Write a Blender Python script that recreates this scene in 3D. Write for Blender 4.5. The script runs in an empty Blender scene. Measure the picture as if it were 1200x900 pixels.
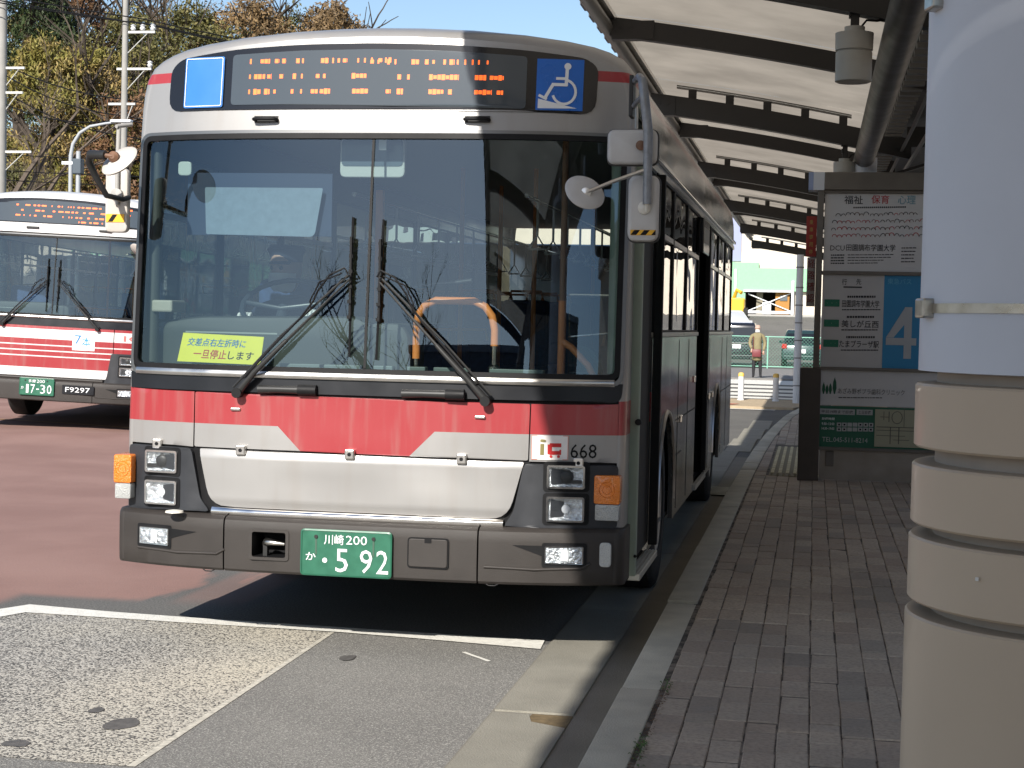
import bpy, bmesh, math, random
from mathutils import Vector, Matrix, noise
R = math.radians
random.seed(7)
SC = bpy.context.scene
COL = SC.collection

# ------------------------------------------------------------------ camera
CAM_POS = Vector((2.106, -7.628, 1.579))
yaw, pitch, roll = .1785, .036, .0224
fwd = Vector((-math.sin(yaw)*math.cos(pitch), math.cos(yaw)*math.cos(pitch), -math.sin(pitch)))
rt0 = Vector((math.cos(yaw), math.sin(yaw), 0)); up0 = rt0.cross(fwd)
rt = math.cos(roll)*rt0 + math.sin(roll)*up0
up_ = -math.sin(roll)*rt0 + math.cos(roll)*up0
cd = bpy.data.cameras.new('camera'); cam = bpy.data.objects.new('camera', cd); COL.objects.link(cam)
cd.sensor_width = 36; cd.lens = 1952.09/1200*36; cd.clip_start = .05; cd.clip_end = 2000
m = Matrix((rt, up_, -fwd)).transposed().to_4x4(); m.translation = CAM_POS
cam.matrix_world = m
SC.camera = cam

# ------------------------------------------------------------------ world, sun, exposure
SUN_TRAVEL = Vector((.25, 1.55, -1)).normalized()
sun_el = math.asin(-SUN_TRAVEL.z)
to_sun = -SUN_TRAVEL
w = bpy.data.worlds.new('World'); SC.world = w; w.use_nodes = True
nt = w.node_tree; bg = nt.nodes['Background']
sky = nt.nodes.new('ShaderNodeTexSky'); sky.sky_type = 'NISHITA'; sky.sun_disc = False
sky.sun_elevation = sun_el; sky.sun_rotation = math.atan2(to_sun.x, to_sun.y)
sky.air_density = 1.0; sky.dust_density = .6; sky.ozone_density = 2.0
nt.links.new(sky.outputs[0], bg.inputs[0]); bg.inputs[1].default_value = .10
sl = bpy.data.lights.new('sun', 'SUN'); sl.energy = 5.0; sl.angle = R(.55); sl.color = (1, .95, .87)
so = bpy.data.objects.new('sun', sl); COL.objects.link(so)
so.rotation_euler = SUN_TRAVEL.to_track_quat('-Z', 'Y').to_euler()
so.location = (-10, -40, 30)
SC.view_settings.view_transform = 'Standard'; SC.view_settings.look = 'None'
SC.view_settings.gamma = 1; SC.view_settings.exposure = .55

# ------------------------------------------------------------------ materials
MATS = {}
def mat(name, col, rough=.55, metal=0., nz=0., ns=8., bump=0., bs=60., coat=0., rnd=0., emit=0., spec=.5, wave=None, grime=0.):
    if name in MATS: return MATS[name]
    m = bpy.data.materials.new(name); m.use_nodes = True; MATS[name] = m
    t = m.node_tree; N = t.nodes; L = t.links; b = N['Principled BSDF']
    b.inputs['Base Color'].default_value = (*col, 1); b.inputs['Roughness'].default_value = rough
    b.inputs['Metallic'].default_value = metal; b.inputs['Specular IOR Level'].default_value = spec
    if coat: b.inputs['Coat Weight'].default_value = coat; b.inputs['Coat Roughness'].default_value = .05
    if emit: b.inputs['Emission Color'].default_value = (*col, 1); b.inputs['Emission Strength'].default_value = emit
    tc = N.new('ShaderNodeTexCoord'); src = None
    if nz or rnd:
        hsv = N.new('ShaderNodeHueSaturation'); hsv.inputs['Color'].default_value = (*col, 1)
        L.new(hsv.outputs[0], b.inputs['Base Color'])
        val = None
        if nz:
            n = N.new('ShaderNodeTexNoise'); n.inputs['Scale'].default_value = ns; n.inputs['Detail'].default_value = 6
            L.new(tc.outputs['Object'], n.inputs['Vector'])
            mr = N.new('ShaderNodeMapRange'); mr.inputs[1].default_value = .25; mr.inputs[2].default_value = .75
            mr.inputs[3].default_value = 1-nz; mr.inputs[4].default_value = 1+nz
            L.new(n.outputs[0], mr.inputs[0]); val = mr.outputs[0]
            mr2 = N.new('ShaderNodeMapRange'); mr2.inputs[3].default_value = max(0, rough-.12); mr2.inputs[4].default_value = min(1, rough+.12)
            L.new(n.outputs[0], mr2.inputs[0]); L.new(mr2.outputs[0], b.inputs['Roughness'])
        if rnd:
            oi = N.new('ShaderNodeObjectInfo'); mr3 = N.new('ShaderNodeMapRange')
            mr3.inputs[3].default_value = 1-rnd; mr3.inputs[4].default_value = 1+rnd
            L.new(oi.outputs['Random'], mr3.inputs[0])
            if val is None: val = mr3.outputs[0]
            else:
                mm = N.new('ShaderNodeMath'); mm.operation = 'MULTIPLY'; L.new(val, mm.inputs[0]); L.new(mr3.outputs[0], mm.inputs[1]); val = mm.outputs[0]
        L.new(val, hsv.inputs['Value'])
    if bump:
        n2 = N.new('ShaderNodeTexNoise'); n2.inputs['Scale'].default_value = bs; n2.inputs['Detail'].default_value = 4
        L.new(tc.outputs['Object'], n2.inputs['Vector'])
        if wave:
            mp = N.new('ShaderNodeMapping'); mp.inputs['Scale'].default_value = wave
            L.new(tc.outputs['Object'], mp.inputs[0]); L.new(mp.outputs[0], n2.inputs['Vector']); n2.inputs['Detail'].default_value = 1
        bp = N.new('ShaderNodeBump'); bp.inputs['Strength'].default_value = bump; bp.inputs['Distance'].default_value = .02
        L.new(n2.outputs[0], bp.inputs['Height']); L.new(bp.outputs[0], b.inputs['Normal'])
    return m

def glass(name, tint, r0=.05, rough=.0, gcol=(1, 1, 1), wavy=0):
    """thin pane: clear tinted see-through mixed with a mirror reflection that grows towards grazing"""
    if name in MATS: return MATS[name]
    m = bpy.data.materials.new(name); m.use_nodes = True; MATS[name] = m
    t = m.node_tree; N = t.nodes; L = t.links; N.remove(N['Principled BSDF'])
    mx = N.new('ShaderNodeMixShader'); g = N.new('ShaderNodeNewGeometry')
    dt = N.new('ShaderNodeVectorMath'); dt.operation = 'DOT_PRODUCT'
    L.new(g.outputs['Incoming'], dt.inputs[0]); L.new(g.outputs['Normal'], dt.inputs[1])
    def op(o, a, b=None):
        n = N.new('ShaderNodeMath'); n.operation = o
        for i_, v in enumerate((a, b)):
            if v is None: continue
            if isinstance(v, (int, float)): n.inputs[i_].default_value = v
            else: L.new(v, n.inputs[i_])
        return n.outputs[0]
    c = op('ABSOLUTE', dt.outputs['Value']); p = op('POWER', op('SUBTRACT', 1, c), 5)
    L.new(op('ADD', r0, op('MULTIPLY', p, 1-r0)), mx.inputs[0])
    tr = N.new('ShaderNodeBsdfTransparent'); tr.inputs[0].default_value = (*tint, 1)
    gl = N.new('ShaderNodeBsdfGlossy'); gl.inputs['Roughness'].default_value = rough; gl.inputs[0].default_value = (*gcol, 1)
    L.new(tr.outputs[0], mx.inputs[1]); L.new(gl.outputs[0], mx.inputs[2])
    L.new(mx.outputs[0], N['Material Output'].inputs[0])
    if wavy:
        tc = N.new('ShaderNodeTexCoord'); n2 = N.new('ShaderNodeTexNoise'); n2.inputs['Scale'].default_value = 1.6; n2.inputs['Detail'].default_value = 1
        L.new(tc.outputs['Object'], n2.inputs['Vector'])
        bp = N.new('ShaderNodeBump'); bp.inputs['Strength'].default_value = wavy; bp.inputs['Distance'].default_value = .02
        L.new(n2.outputs[0], bp.inputs['Height']); L.new(bp.outputs[0], gl.inputs['Normal'])
    return m

def translucent(name, col, tcol, mix=.5):
    m = bpy.data.materials.new(name); m.use_nodes = True; MATS[name] = m
    t = m.node_tree; N = t.nodes; L = t.links; N.remove(N['Principled BSDF'])
    mx = N.new('ShaderNodeMixShader'); mx.inputs[0].default_value = mix
    d = N.new('ShaderNodeBsdfDiffuse'); tr = N.new('ShaderNodeBsdfTranslucent')
    tc = N.new('ShaderNodeTexCoord'); n = N.new('ShaderNodeTexNoise'); n.inputs['Scale'].default_value = 1.3; n.inputs['Detail'].default_value = 5
    L.new(tc.outputs['Object'], n.inputs['Vector'])
    for nd, c in ((d, col), (tr, tcol)):
        h = N.new('ShaderNodeHueSaturation'); h.inputs['Color'].default_value = (*c, 1)
        mr = N.new('ShaderNodeMapRange'); mr.inputs[1].default_value = .3; mr.inputs[2].default_value = .7
        mr.inputs[3].default_value = .74; mr.inputs[4].default_value = 1.08
        L.new(n.outputs[0], mr.inputs[0]); L.new(mr.outputs[0], h.inputs['Value']); L.new(h.outputs[0], nd.inputs[0])
    L.new(d.outputs[0], mx.inputs[1]); L.new(tr.outputs[0], mx.inputs[2]); L.new(mx.outputs[0], N['Material Output'].inputs[0])
    return m

# small node-expression helper used by the position-based paint materials
class NX:
    def __init__(s, m): s.t = m.node_tree; s.N = s.t.nodes; s.L = s.t.links
    def op(s, o, a, b=None, c=None):
        n = s.N.new('ShaderNodeMath'); n.operation = o
        for i, v in enumerate((a, b, c)):
            if v is None: continue
            if isinstance(v, (int, float)): n.inputs[i].default_value = v
            else: s.L.new(v, n.inputs[i])
        return n.outputs[0]
    def xyz(s, out='Object'):
        tc = s.N.new('ShaderNodeTexCoord'); sp = s.N.new('ShaderNodeSeparateXYZ'); s.L.new(tc.outputs[out], sp.inputs[0])
        return sp.outputs[0], sp.outputs[1], sp.outputs[2], tc.outputs[out]
    def noise(s, vec, sc, det=5, scale=None, rough=.5):
        n = s.N.new('ShaderNodeTexNoise'); n.inputs['Scale'].default_value = sc; n.inputs['Detail'].default_value = det; n.inputs['Roughness'].default_value = rough
        if scale:
            mp = s.N.new('ShaderNodeMapping'); mp.inputs['Scale'].default_value = scale; s.L.new(vec, mp.inputs[0]); vec = mp.outputs[0]
        s.L.new(vec, n.inputs['Vector']); return n.outputs[0]
    def band(s, v, a, b): return s.op('MULTIPLY', s.op('GREATER_THAN', v, a), s.op('LESS_THAN', v, b))
    def sm(s, v, a, b, lo=0., hi=1.):
        n = s.N.new('ShaderNodeMapRange'); n.interpolation_type = 'SMOOTHSTEP'
        n.inputs[1].default_value = a; n.inputs[2].default_value = b; n.inputs[3].default_value = lo; n.inputs[4].default_value = hi
        s.L.new(v, n.inputs[0]); return n.outputs[0]
    def mix(s, f, a, b):
        n = s.N.new('ShaderNodeMix'); n.data_type = 'RGBA'
        if isinstance(f, (int, float)): n.inputs[0].default_value = f
        else: s.L.new(f, n.inputs[0])
        for i, v in ((6, a), (7, b)):
            if isinstance(v, tuple): n.inputs[i].default_value = (*v, 1)
            else: s.L.new(v, n.inputs[i])
        return n.outputs[2]
def newmat(name):
    m = bpy.data.materials.new(name); m.use_nodes = True; MATS[name] = m
    return m, NX(m), m.node_tree.nodes['Principled BSDF']

def livery(name, kind, base, metal, rough, wavy=0):
    m, x, b = newmat(name)
    X, Y, Z, V = x.xyz()
    red = (.315, .032, .038)
    if kind == 'silver':
        f = x.op('MAXIMUM', x.band(Z, 1.065, 1.225), x.band(Z, 2.735, 2.785))
        # front trapezoid
        lim = x.op('SUBTRACT', .40, x.op('MULTIPLY', x.op('SUBTRACT', 1.08, Z), 1.0))
        ax = x.op('ABSOLUTE', x.op('ADD', X, .02))
        f2 = x.op('MULTIPLY', x.op('LESS_THAN', ax, lim), x.band(Z, .943, 1.1))
        f2 = x.op('MULTIPLY', f2, x.op('LESS_THAN', Y, .1))
        f = x.op('MAXIMUM', f, f2)
    else:
        f = x.band(Z, 1.265, 1.30)
        for a, c in ((1.07, 1.14), (1.00, 1.055), (.93, .985), (.78, .915)): f = x.op('MAXIMUM', f, x.band(Z, a, c))
    n = x.noise(V, 1.7, 6); n2 = x.noise(V, 3.0, 5, (6, 6, .6))
    dirt = x.op('MULTIPLY', x.sm(n2, .46, .74), .22)
    c = x.mix(f, base, red)
    c = x.mix(dirt, c, (.28, .25, .22))
    b.inputs['Roughness'].default_value = rough
    x.L.new(c, b.inputs['Base Color'])
    x.L.new(x.op('MULTIPLY', x.op('SUBTRACT', 1, f), metal), b.inputs['Metallic'])
    x.L.new(x.sm(n, .3, .7, rough*.8, rough*1.3), b.inputs['Roughness'])
    b.inputs['Coat Weight'].default_value = .35; b.inputs['Coat Roughness'].default_value = .12
    if wavy:
        nw = x.noise(V, 1.0, 1, (1, 1.1, 2.2))
        bp = x.N.new('ShaderNodeBump'); bp.inputs['Strength'].default_value = wavy; bp.inputs['Distance'].default_value = .03
        x.L.new(nw, bp.inputs['Height']); x.L.new(bp.outputs[0], b.inputs['Normal'])
    return m

# ------------------------------------------------------------------ mesh builders
class MB:
    def __init__(s): s.v = []; s.f = []; s.mi = []; s.cm = 0
    def add(s, vs, fs):
        o = len(s.v); s.v += [tuple(p) for p in vs]; s.f += [tuple(i+o for i in f) for f in fs]; s.mi += [s.cm]*len(fs); return s
    def box(s, x0, x1, y0, y1, z0, z1):
        return s.add([(x0,y0,z0),(x1,y0,z0),(x1,y1,z0),(x0,y1,z0),(x0,y0,z1),(x1,y0,z1),(x1,y1,z1),(x0,y1,z1)],
                     [(0,3,2,1),(4,5,6,7),(0,1,5,4),(1,2,6,5),(2,3,7,6),(3,0,4,7)])
    def cyl(s, a, b, r0, r1=None, n=12, cap=True):
        r1 = r0 if r1 is None else r1; a = Vector(a); b = Vector(b); d = (b-a).normalized()
        u = d.cross(Vector((0,0,1))) if abs(d.z) < .9 else d.cross(Vector((1,0,0))); u.normalize(); v = d.cross(u)
        P = []
        for c, r in ((a, r0), (b, r1)):
            for k in range(n):
                t = 2*math.pi*k/n; P.append(c+(u*math.cos(t)+v*math.sin(t))*r)
        F = [(k, (k+1) % n, n+(k+1) % n, n+k) for k in range(n)]
        if cap: F += [tuple(range(n))[::-1], tuple(range(n, 2*n))]
        return s.add(P, F)
    def tube(s, pts, r, n=8):
        pts = [Vector(p) for p in pts]; P = []; F = []; m_ = len(pts)
        prev = None
        for i, p in enumerate(pts):
            d = (pts[min(i+1, m_-1)]-pts[max(i-1, 0)]).normalized()
            if prev is None: u = d.cross(Vector((0,0,1))) if abs(d.z) < .9 else d.cross(Vector((1,0,0)))
            else: u = prev - d*prev.dot(d)
            u.normalize(); prev = u; v = d.cross(u); rr = r[i] if isinstance(r, (list, tuple)) else r
            for k in range(n):
                t = 2*math.pi*k/n; P.append(p+(u*math.cos(t)+v*math.sin(t))*rr)
        for i in range(m_-1):
            for k in range(n): F.append((i*n+k, i*n+(k+1) % n, (i+1)*n+(k+1) % n, (i+1)*n+k))
        F += [tuple(range(n))[::-1], tuple(range((m_-1)*n, m_*n))]
        return s.add(P, F)
    def lathe(s, c, prof, axis='z', n=32):
        # prof: list of (radius, height along axis)
        P = []; F = []; c = Vector(c)
        for r, h in prof:
            for k in range(n):
                t = 2*math.pi*k/n; a, b_ = r*math.cos(t), r*math.sin(t)
                P.append(c+(Vector((a, b_, h)) if axis == 'z' else Vector((h, a, b_)) if axis == 'x' else Vector((a, h, b_))))
        for i in range(len(prof)-1):
            for k in range(n): F.append((i*n+k, i*n+(k+1) % n, (i+1)*n+(k+1) % n, (i+1)*n+k))
        return s.add(P, F)
    def prism(s, poly, y0, y1, axis='y'):
        # poly in (x,z) extruded on y ; axis x: poly (y,z) extruded on x ; axis z: poly (x,y)
        n = len(poly)
        def mp(p, h): return (p[0], h, p[1]) if axis == 'y' else (h, p[0], p[1]) if axis == 'x' else (p[0], p[1], h)
        P = [mp(p, y0) for p in poly]+[mp(p, y1) for p in poly]
        F = [tuple(range(n)), tuple(range(n, 2*n))[::-1]]+[((k+1) % n, k, n+k, n+(k+1) % n) for k in range(n)]
        return s.add(P, F)
    def grid(s, G, closed=False):
        ny = len(G); nx = len(G[0]); P = [p for row in G for p in row]; F = []
        for j in range(ny-1):
            for i in range(nx-1 if not closed else nx):
                F.append((j*nx+i, j*nx+(i+1) % nx, (j+1)*nx+(i+1) % nx, (j+1)*nx+i))
        return s.add(P, F)
    def xf(s, M_):
        s.v = [tuple(M_ @ Vector(p)) for p in s.v]; return s
    def build(s, name, m, parent=None, bevel=0, smooth=None, segs=2, fix=True):
        me = bpy.data.meshes.new(name); me.from_pydata(s.v, [], s.f)
        mats = m if isinstance(m, (list, tuple)) else [m]
        for q in mats: me.materials.append(q)
        if len(mats) > 1: me.polygons.foreach_set('material_index', s.mi)
        if bevel or fix:
            bm = bmesh.new(); bm.from_mesh(me)
            bmesh.ops.recalc_face_normals(bm, faces=bm.faces)
            if bevel:
                es = [e for e in bm.edges if len(e.link_faces) == 2 and e.calc_face_angle(0) > .6]
                bmesh.ops.bevel(bm, geom=es, offset=bevel, segments=segs, affect='EDGES', profile=.5)
            bm.to_mesh(me); bm.free()
        if smooth is not None:
            me.shade_smooth()
            me.set_sharp_from_angle(angle=R(smooth))
        o = bpy.data.objects.new(name, me); COL.objects.link(o)
        if parent: o.parent = parent
        return o

def thing(name, label, cat, loc=(0,0,0), rz=0, group=None):
    o = bpy.data.objects.new(name, None); COL.objects.link(o); o.empty_display_size = .2
    o.location = loc; o.rotation_euler = (0,0,rz); o['label'] = label; o['category'] = cat
    if group: o['group'] = group
    return o
def tag(o, label, cat, group=None):
    o['label'] = label; o['category'] = cat
    if group: o['group'] = group
    return o
def struct(o): o['kind'] = 'structure'; return o
def stuff(o): o['kind'] = 'stuff'; return o
def copy_tree(o, parent=None):
    c = o.copy(); COL.objects.link(c)
    if parent: c.parent = parent
    for ch in o.children: copy_tree(ch, c)
    return c
def rpoly(pts, r, n=5):
    out = []; m_ = len(pts)
    for i in range(m_):
        p = Vector((*pts[i], 0)); a = Vector((*pts[i-1], 0)); b = Vector((*pts[(i+1) % m_], 0))
        rr = r[i] if isinstance(r, (list, tuple)) else r
        if rr <= 0: out.append((p.x, p.y)); continue
        da = (a-p); db = (b-p); k = min(rr, da.length*.48, db.length*.48)
        A = p+da.normalized()*k; B_ = p+db.normalized()*k
        for j in range(n+1):
            t = j/n; q = A*(1-t)**2+p*2*t*(1-t)+B_*t*t; out.append((q.x, q.y))
    return out
def rrect(x0, x1, z0, z1, r, n=4): return rpoly([(x0,z0),(x1,z0),(x1,z1),(x0,z1)], r, n)

TEXTS = []
def text(s, x, z, y, w, h, m, parent, name='lettering', face='-y', off=.0015, shear=0, rot=0):
    """flat print: string fitted in a w x h box with its lower-left corner at (x,z), lying just in front of plane y"""
    TEXTS.append((s, x, z, y, w, h, m, parent, name, face, off, shear, rot))
def flush_texts():
    obs = []
    for T in TEXTS:
        cu = bpy.data.curves.new('t', 'FONT'); cu.body = T[0]; cu.resolution_u = 2; cu.fill_mode = 'FRONT'; cu.offset = .008 if ord(T[0][0]) > 255 and T[4]/len(T[0]) < .2 else 0
        o = bpy.data.objects.new('t', cu); COL.objects.link(o); obs.append(o)
    bpy.context.view_layer.update(); dg = bpy.context.evaluated_depsgraph_get()
    for o, T in zip(obs, TEXTS):
        s, x, z, y, w_, h_, m_, parent, name, face, off, shear, rot = T
        me = bpy.data.meshes.new_from_object(o.evaluated_get(dg))
        if len(me.vertices):
            xs = [v.co.x for v in me.vertices]; ys = [v.co.y for v in me.vertices]
            ax, bx, ay, by = min(xs), max(xs), min(ys), max(ys)
            for v in me.vertices:
                u = (v.co.x-ax)/max(1e-6, bx-ax)*w_; t = (v.co.y-ay)/max(1e-6, by-ay)*h_; u += shear*t
                if rot: u, t = u*math.cos(rot)-t*math.sin(rot), u*math.sin(rot)+t*math.cos(rot)
                yy = y(x+u, z+t) if callable(y) else y
                v.co = (x+u, yy-off, z+t)
            me.materials.clear(); me.materials.append(m_)
            q = bpy.data.objects.new(name, me); COL.objects.link(q); q.parent = parent
        cu = o.data; bpy.data.objects.remove(o); bpy.data.curves.remove(cu)

# ------------------------------------------------------------------ palette
silver_front = livery('silver_front', 'silver', (.33, .322, .315), .35, .40)
silver_side = livery('silver_side', 'silver', (.20, .195, .19), .7, .16, wavy=.6)
white_front = livery('white_front', 'white', (.62, .61, .60), 0., .35)
black_rubber = mat('black_rubber', (.008, .008, .009), .55, nz=.3, ns=12, spec=.25)
black_gloss = mat('black_gloss', (.008, .008, .010), .12, coat=.3)
dark_band = mat('dark_band', (.010, .011, .014), .35, nz=.25, ns=5, spec=.35)
dark_metal = mat('dark_metal', (.03, .03, .03), .45, .3)
bumper_m = mat('bumper_brown_grey', (.031, .026, .023), .55, nz=.15, ns=6, bump=.15, bs=400)
bezel_m = mat('bezel_grey', (.024, .026, .031), .5, nz=.2, ns=9)
chrome = mat('chrome', (.82, .80, .77), .13, 1., nz=.12, ns=14)
alu = mat('brushed_aluminium', (.62, .60, .57), .32, 1., nz=.12, ns=10)
reflector = mat('reflector', (.74, .76, .78), .20, .8, nz=.35, ns=45, bump=1., bs=60)
lens = glass('lens_clear', (.93, .95, .96), .08)
wind_glass = glass('windscreen_glass', (.66, .75, .74), .17, wavy=.02, gcol=(.42, .51, .60))
side_glass = glass('side_window_glass', (.40, .44, .44), .20, wavy=.25)
door_glass = glass('door_glass', (.6, .68, .66), .08)
screen_glass = mat('display_glass', (.055, .068, .08), .10, coat=.5)
orange_lens = mat('orange_lens', (.75, .20, .015), .22, coat=.7, bump=.5, bs=120)
orange_rail = mat('orange_rail', (.80, .27, .075), .35, nz=.08)
blue_sign = mat('blue_sign', (.012, .13, .52), .3, nz=.05)
sky_sign = mat('bright_blue_sign', (.030, .17, .50), .45, nz=.05)
white_p = mat('white_print', (.78, .79, .80), .45)
cream_p = mat('cream_plastic', (.68, .65, .58), .4, nz=.08)
led = mat('led_orange', (1., .15, .02), .5, emit=.85)
plate_green = mat('plate_green', (.022, .125, .075), .4, nz=.15, ns=20)
black_p = mat('black_print', (.008, .008, .009), .6, spec=.2)
red_p = mat('red_print', (.55, .02, .02), .5)
blue_p = mat('blue_print', (.03, .20, .50), .5)
yellow_card = mat('yellow_card', (.88, .84, .06), .5, nz=.04)
int_grey = mat('interior_grey', (.048,.054,.048), .6, nz=.15, ns=5)
int_light = mat('interior_light', (.34, .35, .32), .6)
door_green = mat('pale_green_panel', (.27, .32, .255), .5, nz=.08)
seat_blue = mat('seat_fabric', (.04, .07, .16), .9, nz=.3, ns=30)
tyre_m = mat('tyre_rubber', (.018, .018, .018), .8, nz=.3, ns=20, bump=.4, bs=80)
wheel_m = mat('wheel_steel', (.33, .33, .33), .4, .6, nz=.2)
hazard_y = mat('hazard_yellow', (.80, .42, .02), .5)
mirror_grey = mat('mirror_back_grey', (.50, .49, .48), .42, nz=.08, ns=12)
mirror_cream = mat('mirror_back_cream', (.50, .46, .42), .5, nz=.06)
pole_grey = mat('pole_grey_paint', (.23, .24, .26), .38, .3, nz=.25, ns=30)
skin_m = mat('skin', (.48, .29, .21), .55)
navy_m = mat('navy_cloth', (.02, .03, .06), .85, nz=.2)
white_cloth = mat('white_cloth', (.75, .75, .74), .8)
step_m = mat('step_aluminium', (.5, .5, .46), .4, .6, nz=.15, ns=20)

def FSL(z): return 0 if z < 1.22 else (z-1.22)*.08 if z < 2.5 else .1024+(z-2.5)*.12
def FS(x, z): return .17*(min(abs(x), 1.245)/1.21)**3.5+FSL(z)

def patch(outline, off=0., thick=.01, ny=10, nx=24, bulge=None, mb=None):
    """curved panel that follows the bus front; outline is a closed (x,z) polygon, one interval per row"""
    zs = sorted(set([round(p[1], 5) for p in outline])); z0, z1 = zs[0], zs[-1]
    rows = set(zs)
    for k in range(ny+1): rows.add(round(z0+(z1-z0)*k/ny, 5))
    rows = sorted(rows); keep = [rows[0]]
    for z in rows[1:]:
        if z-keep[-1] > .0008: keep.append(z)
    rows = keep; n = len(outline); G = []
    for z in rows:
        zz = min(max(z, z0+1e-5), z1-1e-5); xs = []
        for i in range(n):
            (xa, za), (xb, zb) = outline[i], outline[(i+1) % n]
            if (za <= zz < zb) or (zb <= zz < za): xs.append(xa+(xb-xa)*(zz-za)/(zb-za))
        if len(xs) < 2: continue
        xl, xr = min(xs), max(xs)
        G.append([(xl+(xr-xl)*k/nx, z) for k in range(nx+1)])
    mb = mb or MB(); bg_ = bulge or (lambda x, z: 0)
    F_ = [[(x, FS(x, z)-off-bg_(x, z), z) for x, z in r] for r in G]
    mb.grid(F_)
    if thick:
        loop = [F_[0][k] for k in range(nx+1)]+[r[-1] for r in F_[1:]]+[F_[-1][k] for k in range(nx-1, -1, -1)]+[r[0] for r in F_[-2:0:-1]]
        back = [(p[0], p[1]+thick, p[2]) for p in loop]; L_ = len(loop)
        mb.add(loop+back, [(k, (k+1) % L_, L_+(k+1) % L_, L_+k) for k in range(L_)])
    return mb
def ring(x0, x1, z0, z1, r, wd, off, thick, mb=None, n=6, dens=14):
    """frame following the front, wd wide, outer edge x0..x1, z0..z1"""
    def outl(a, b, c, d, rr):
        p = rrect(a, b, c, d, rr, n); out = []
        for i in range(len(p)):
            q, s_ = p[i], p[(i+1) % len(p)]
            L_ = math.hypot(q[0]-s_[0], q[1]-s_[1]); k = max(1, int(round(dens)) if L_ > .3 else 1)
            for j in range(k): out.append((q[0]+(s_[0]-q[0])*j/k, q[1]+(s_[1]-q[1])*j/k))
        return out
    A = outl(x0, x1, z0, z1, r); B_ = outl(x0+wd, x1-wd, z0+wd, z1-wd, max(r-wd, .004))
    mb = mb or MB()
    mb.grid([[(p[0], FS(*p)-off+thick, p[1]) for p in A], [(p[0], FS(*p)-off, p[1]) for p in A],
             [(p[0], FS(*p)-off, p[1]) for p in B_], [(p[0], FS(*p)-off+thick, p[1]) for p in B_]], closed=True)
    return mb

HALF = [(1.245,.62),(1.245,1.0),(1.245,1.6),(1.245,2.1),(1.245,2.45),(1.243,2.6),(1.238,2.68),(1.225,2.76),(1.20,2.825),(1.16,2.872),(1.10,2.91),(1.02,2.938),(.9,2.962),(.7,2.988),(.45,3.01),(.2,3.022),(0,3.026)]
PROF = [(-x, z) for x, z in HALF]+[p for p in HALF[-2::-1]]
def pnormal(i):
    a = PROF[max(i-1, 0)]; b = PROF[min(i+1, len(PROF)-1)]; d = Vector((b[0]-a[0], b[1]-a[1])).normalized()
    return Vector((d.y, -d.x))   # inward for left->right traversal is (d.y,-d.x)
BLOOP = []
for i, (x, z) in enumerate(PROF):
    n_ = pnormal(i); k = .035+(.085-.035)*abs(n_.y)
    BLOOP.append((x+n_.x*k, z+n_.y*k, abs(n_.y)))
BLOOP[0] = (-1.21, .62, 0); BLOOP[-1] = (1.21, .62, 0)
def zB(x):
    top = [(b[0], b[1]) for b in BLOOP]
    for i in range(len(top)-1):
        a, b = top[i], top[i+1]
        if a[0] <= x <= b[0] and b[0]-a[0] > 1e-4: return a[1]+(b[1]-a[1])*(x-a[0])/(b[0]-a[0])
    return 2.6
LEN = 10.45

def add_wheel(t, x, y, side):
    o = thing('w', '', '', (x, y, .49)); COL.objects.unlink(o); bpy.data.objects.remove(o)
    s = side
    c = (x, y, .49)
    ty = MB().lathe(c, [(.28, -.13*s), (.46, -.14*s), (.49, -.11*s), (.495, 0), (.49, .11*s), (.46, .135*s), (.30, .14*s), (.28, .11*s)], 'x', 40)
    wh = ty.build('wheel', tyre_m, t, smooth=40)
    MB().lathe(c, [(.285, .10*s), (.27, .13*s), (.24, .12*s), (.20, .02*s), (.13, .0), (.12, .07*s), (.09, .10*s), (0, .10*s)], 'x', 32).build('rim', wheel_m, wh, smooth=35)
    nb = MB()
    for k in range(8):
        a = k*math.pi/4; nb.cyl((x+.0*s, y+.165*math.cos(a), .49+.165*math.sin(a)), (x+.05*s, y+.165*math.cos(a), .49+.165*math.sin(a)), .017, n=6)
    nb.build('wheel_nuts', chrome, wh)

def arch_poly(y0, y1, z0, z1, cs, r=.56):
    p = [(y0, z1), (y0, z0)]
    for c in cs:
        for k in range(13):
            a = math.pi-math.pi*k/12; zz = .49+r*math.sin(a)*1.02
            if k in (0, 12): zz = z0
            p.append((c+r*math.cos(a), max(z0, zz)))
    p += [(y1, z0), (y1, z1)]
    return p

def person_mesh(name, joints, edges, root, m, parent=None, sub=2):
    me = bpy.data.meshes.new(name); me.from_pydata([j[0] for j in joints], edges, [])
    o = bpy.data.objects.new(name, me); COL.objects.link(o)
    md = o.modifiers.new('s', 'SKIN'); 
    sv = me.skin_vertices[0].data
    for i, j in enumerate(joints):
        r = j[1]; sv[i].radius = (r, r) if not isinstance(r, tuple) else r
        sv[i].use_root = (i == root)
    sb = o.modifiers.new('u', 'SUBSURF'); sb.levels = sub; sb.render_levels = sub
    bpy.context.view_layer.update(); dg = bpy.context.evaluated_depsgraph_get()
    me2 = bpy.data.meshes.new_from_object(o.evaluated_get(dg)); bpy.data.objects.remove(o)
    me2.materials.clear(); me2.materials.append(m); me2.shade_smooth()
    o = bpy.data.objects.new(name, me2); COL.objects.link(o)
    if parent: o.parent = parent
    return o

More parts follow.
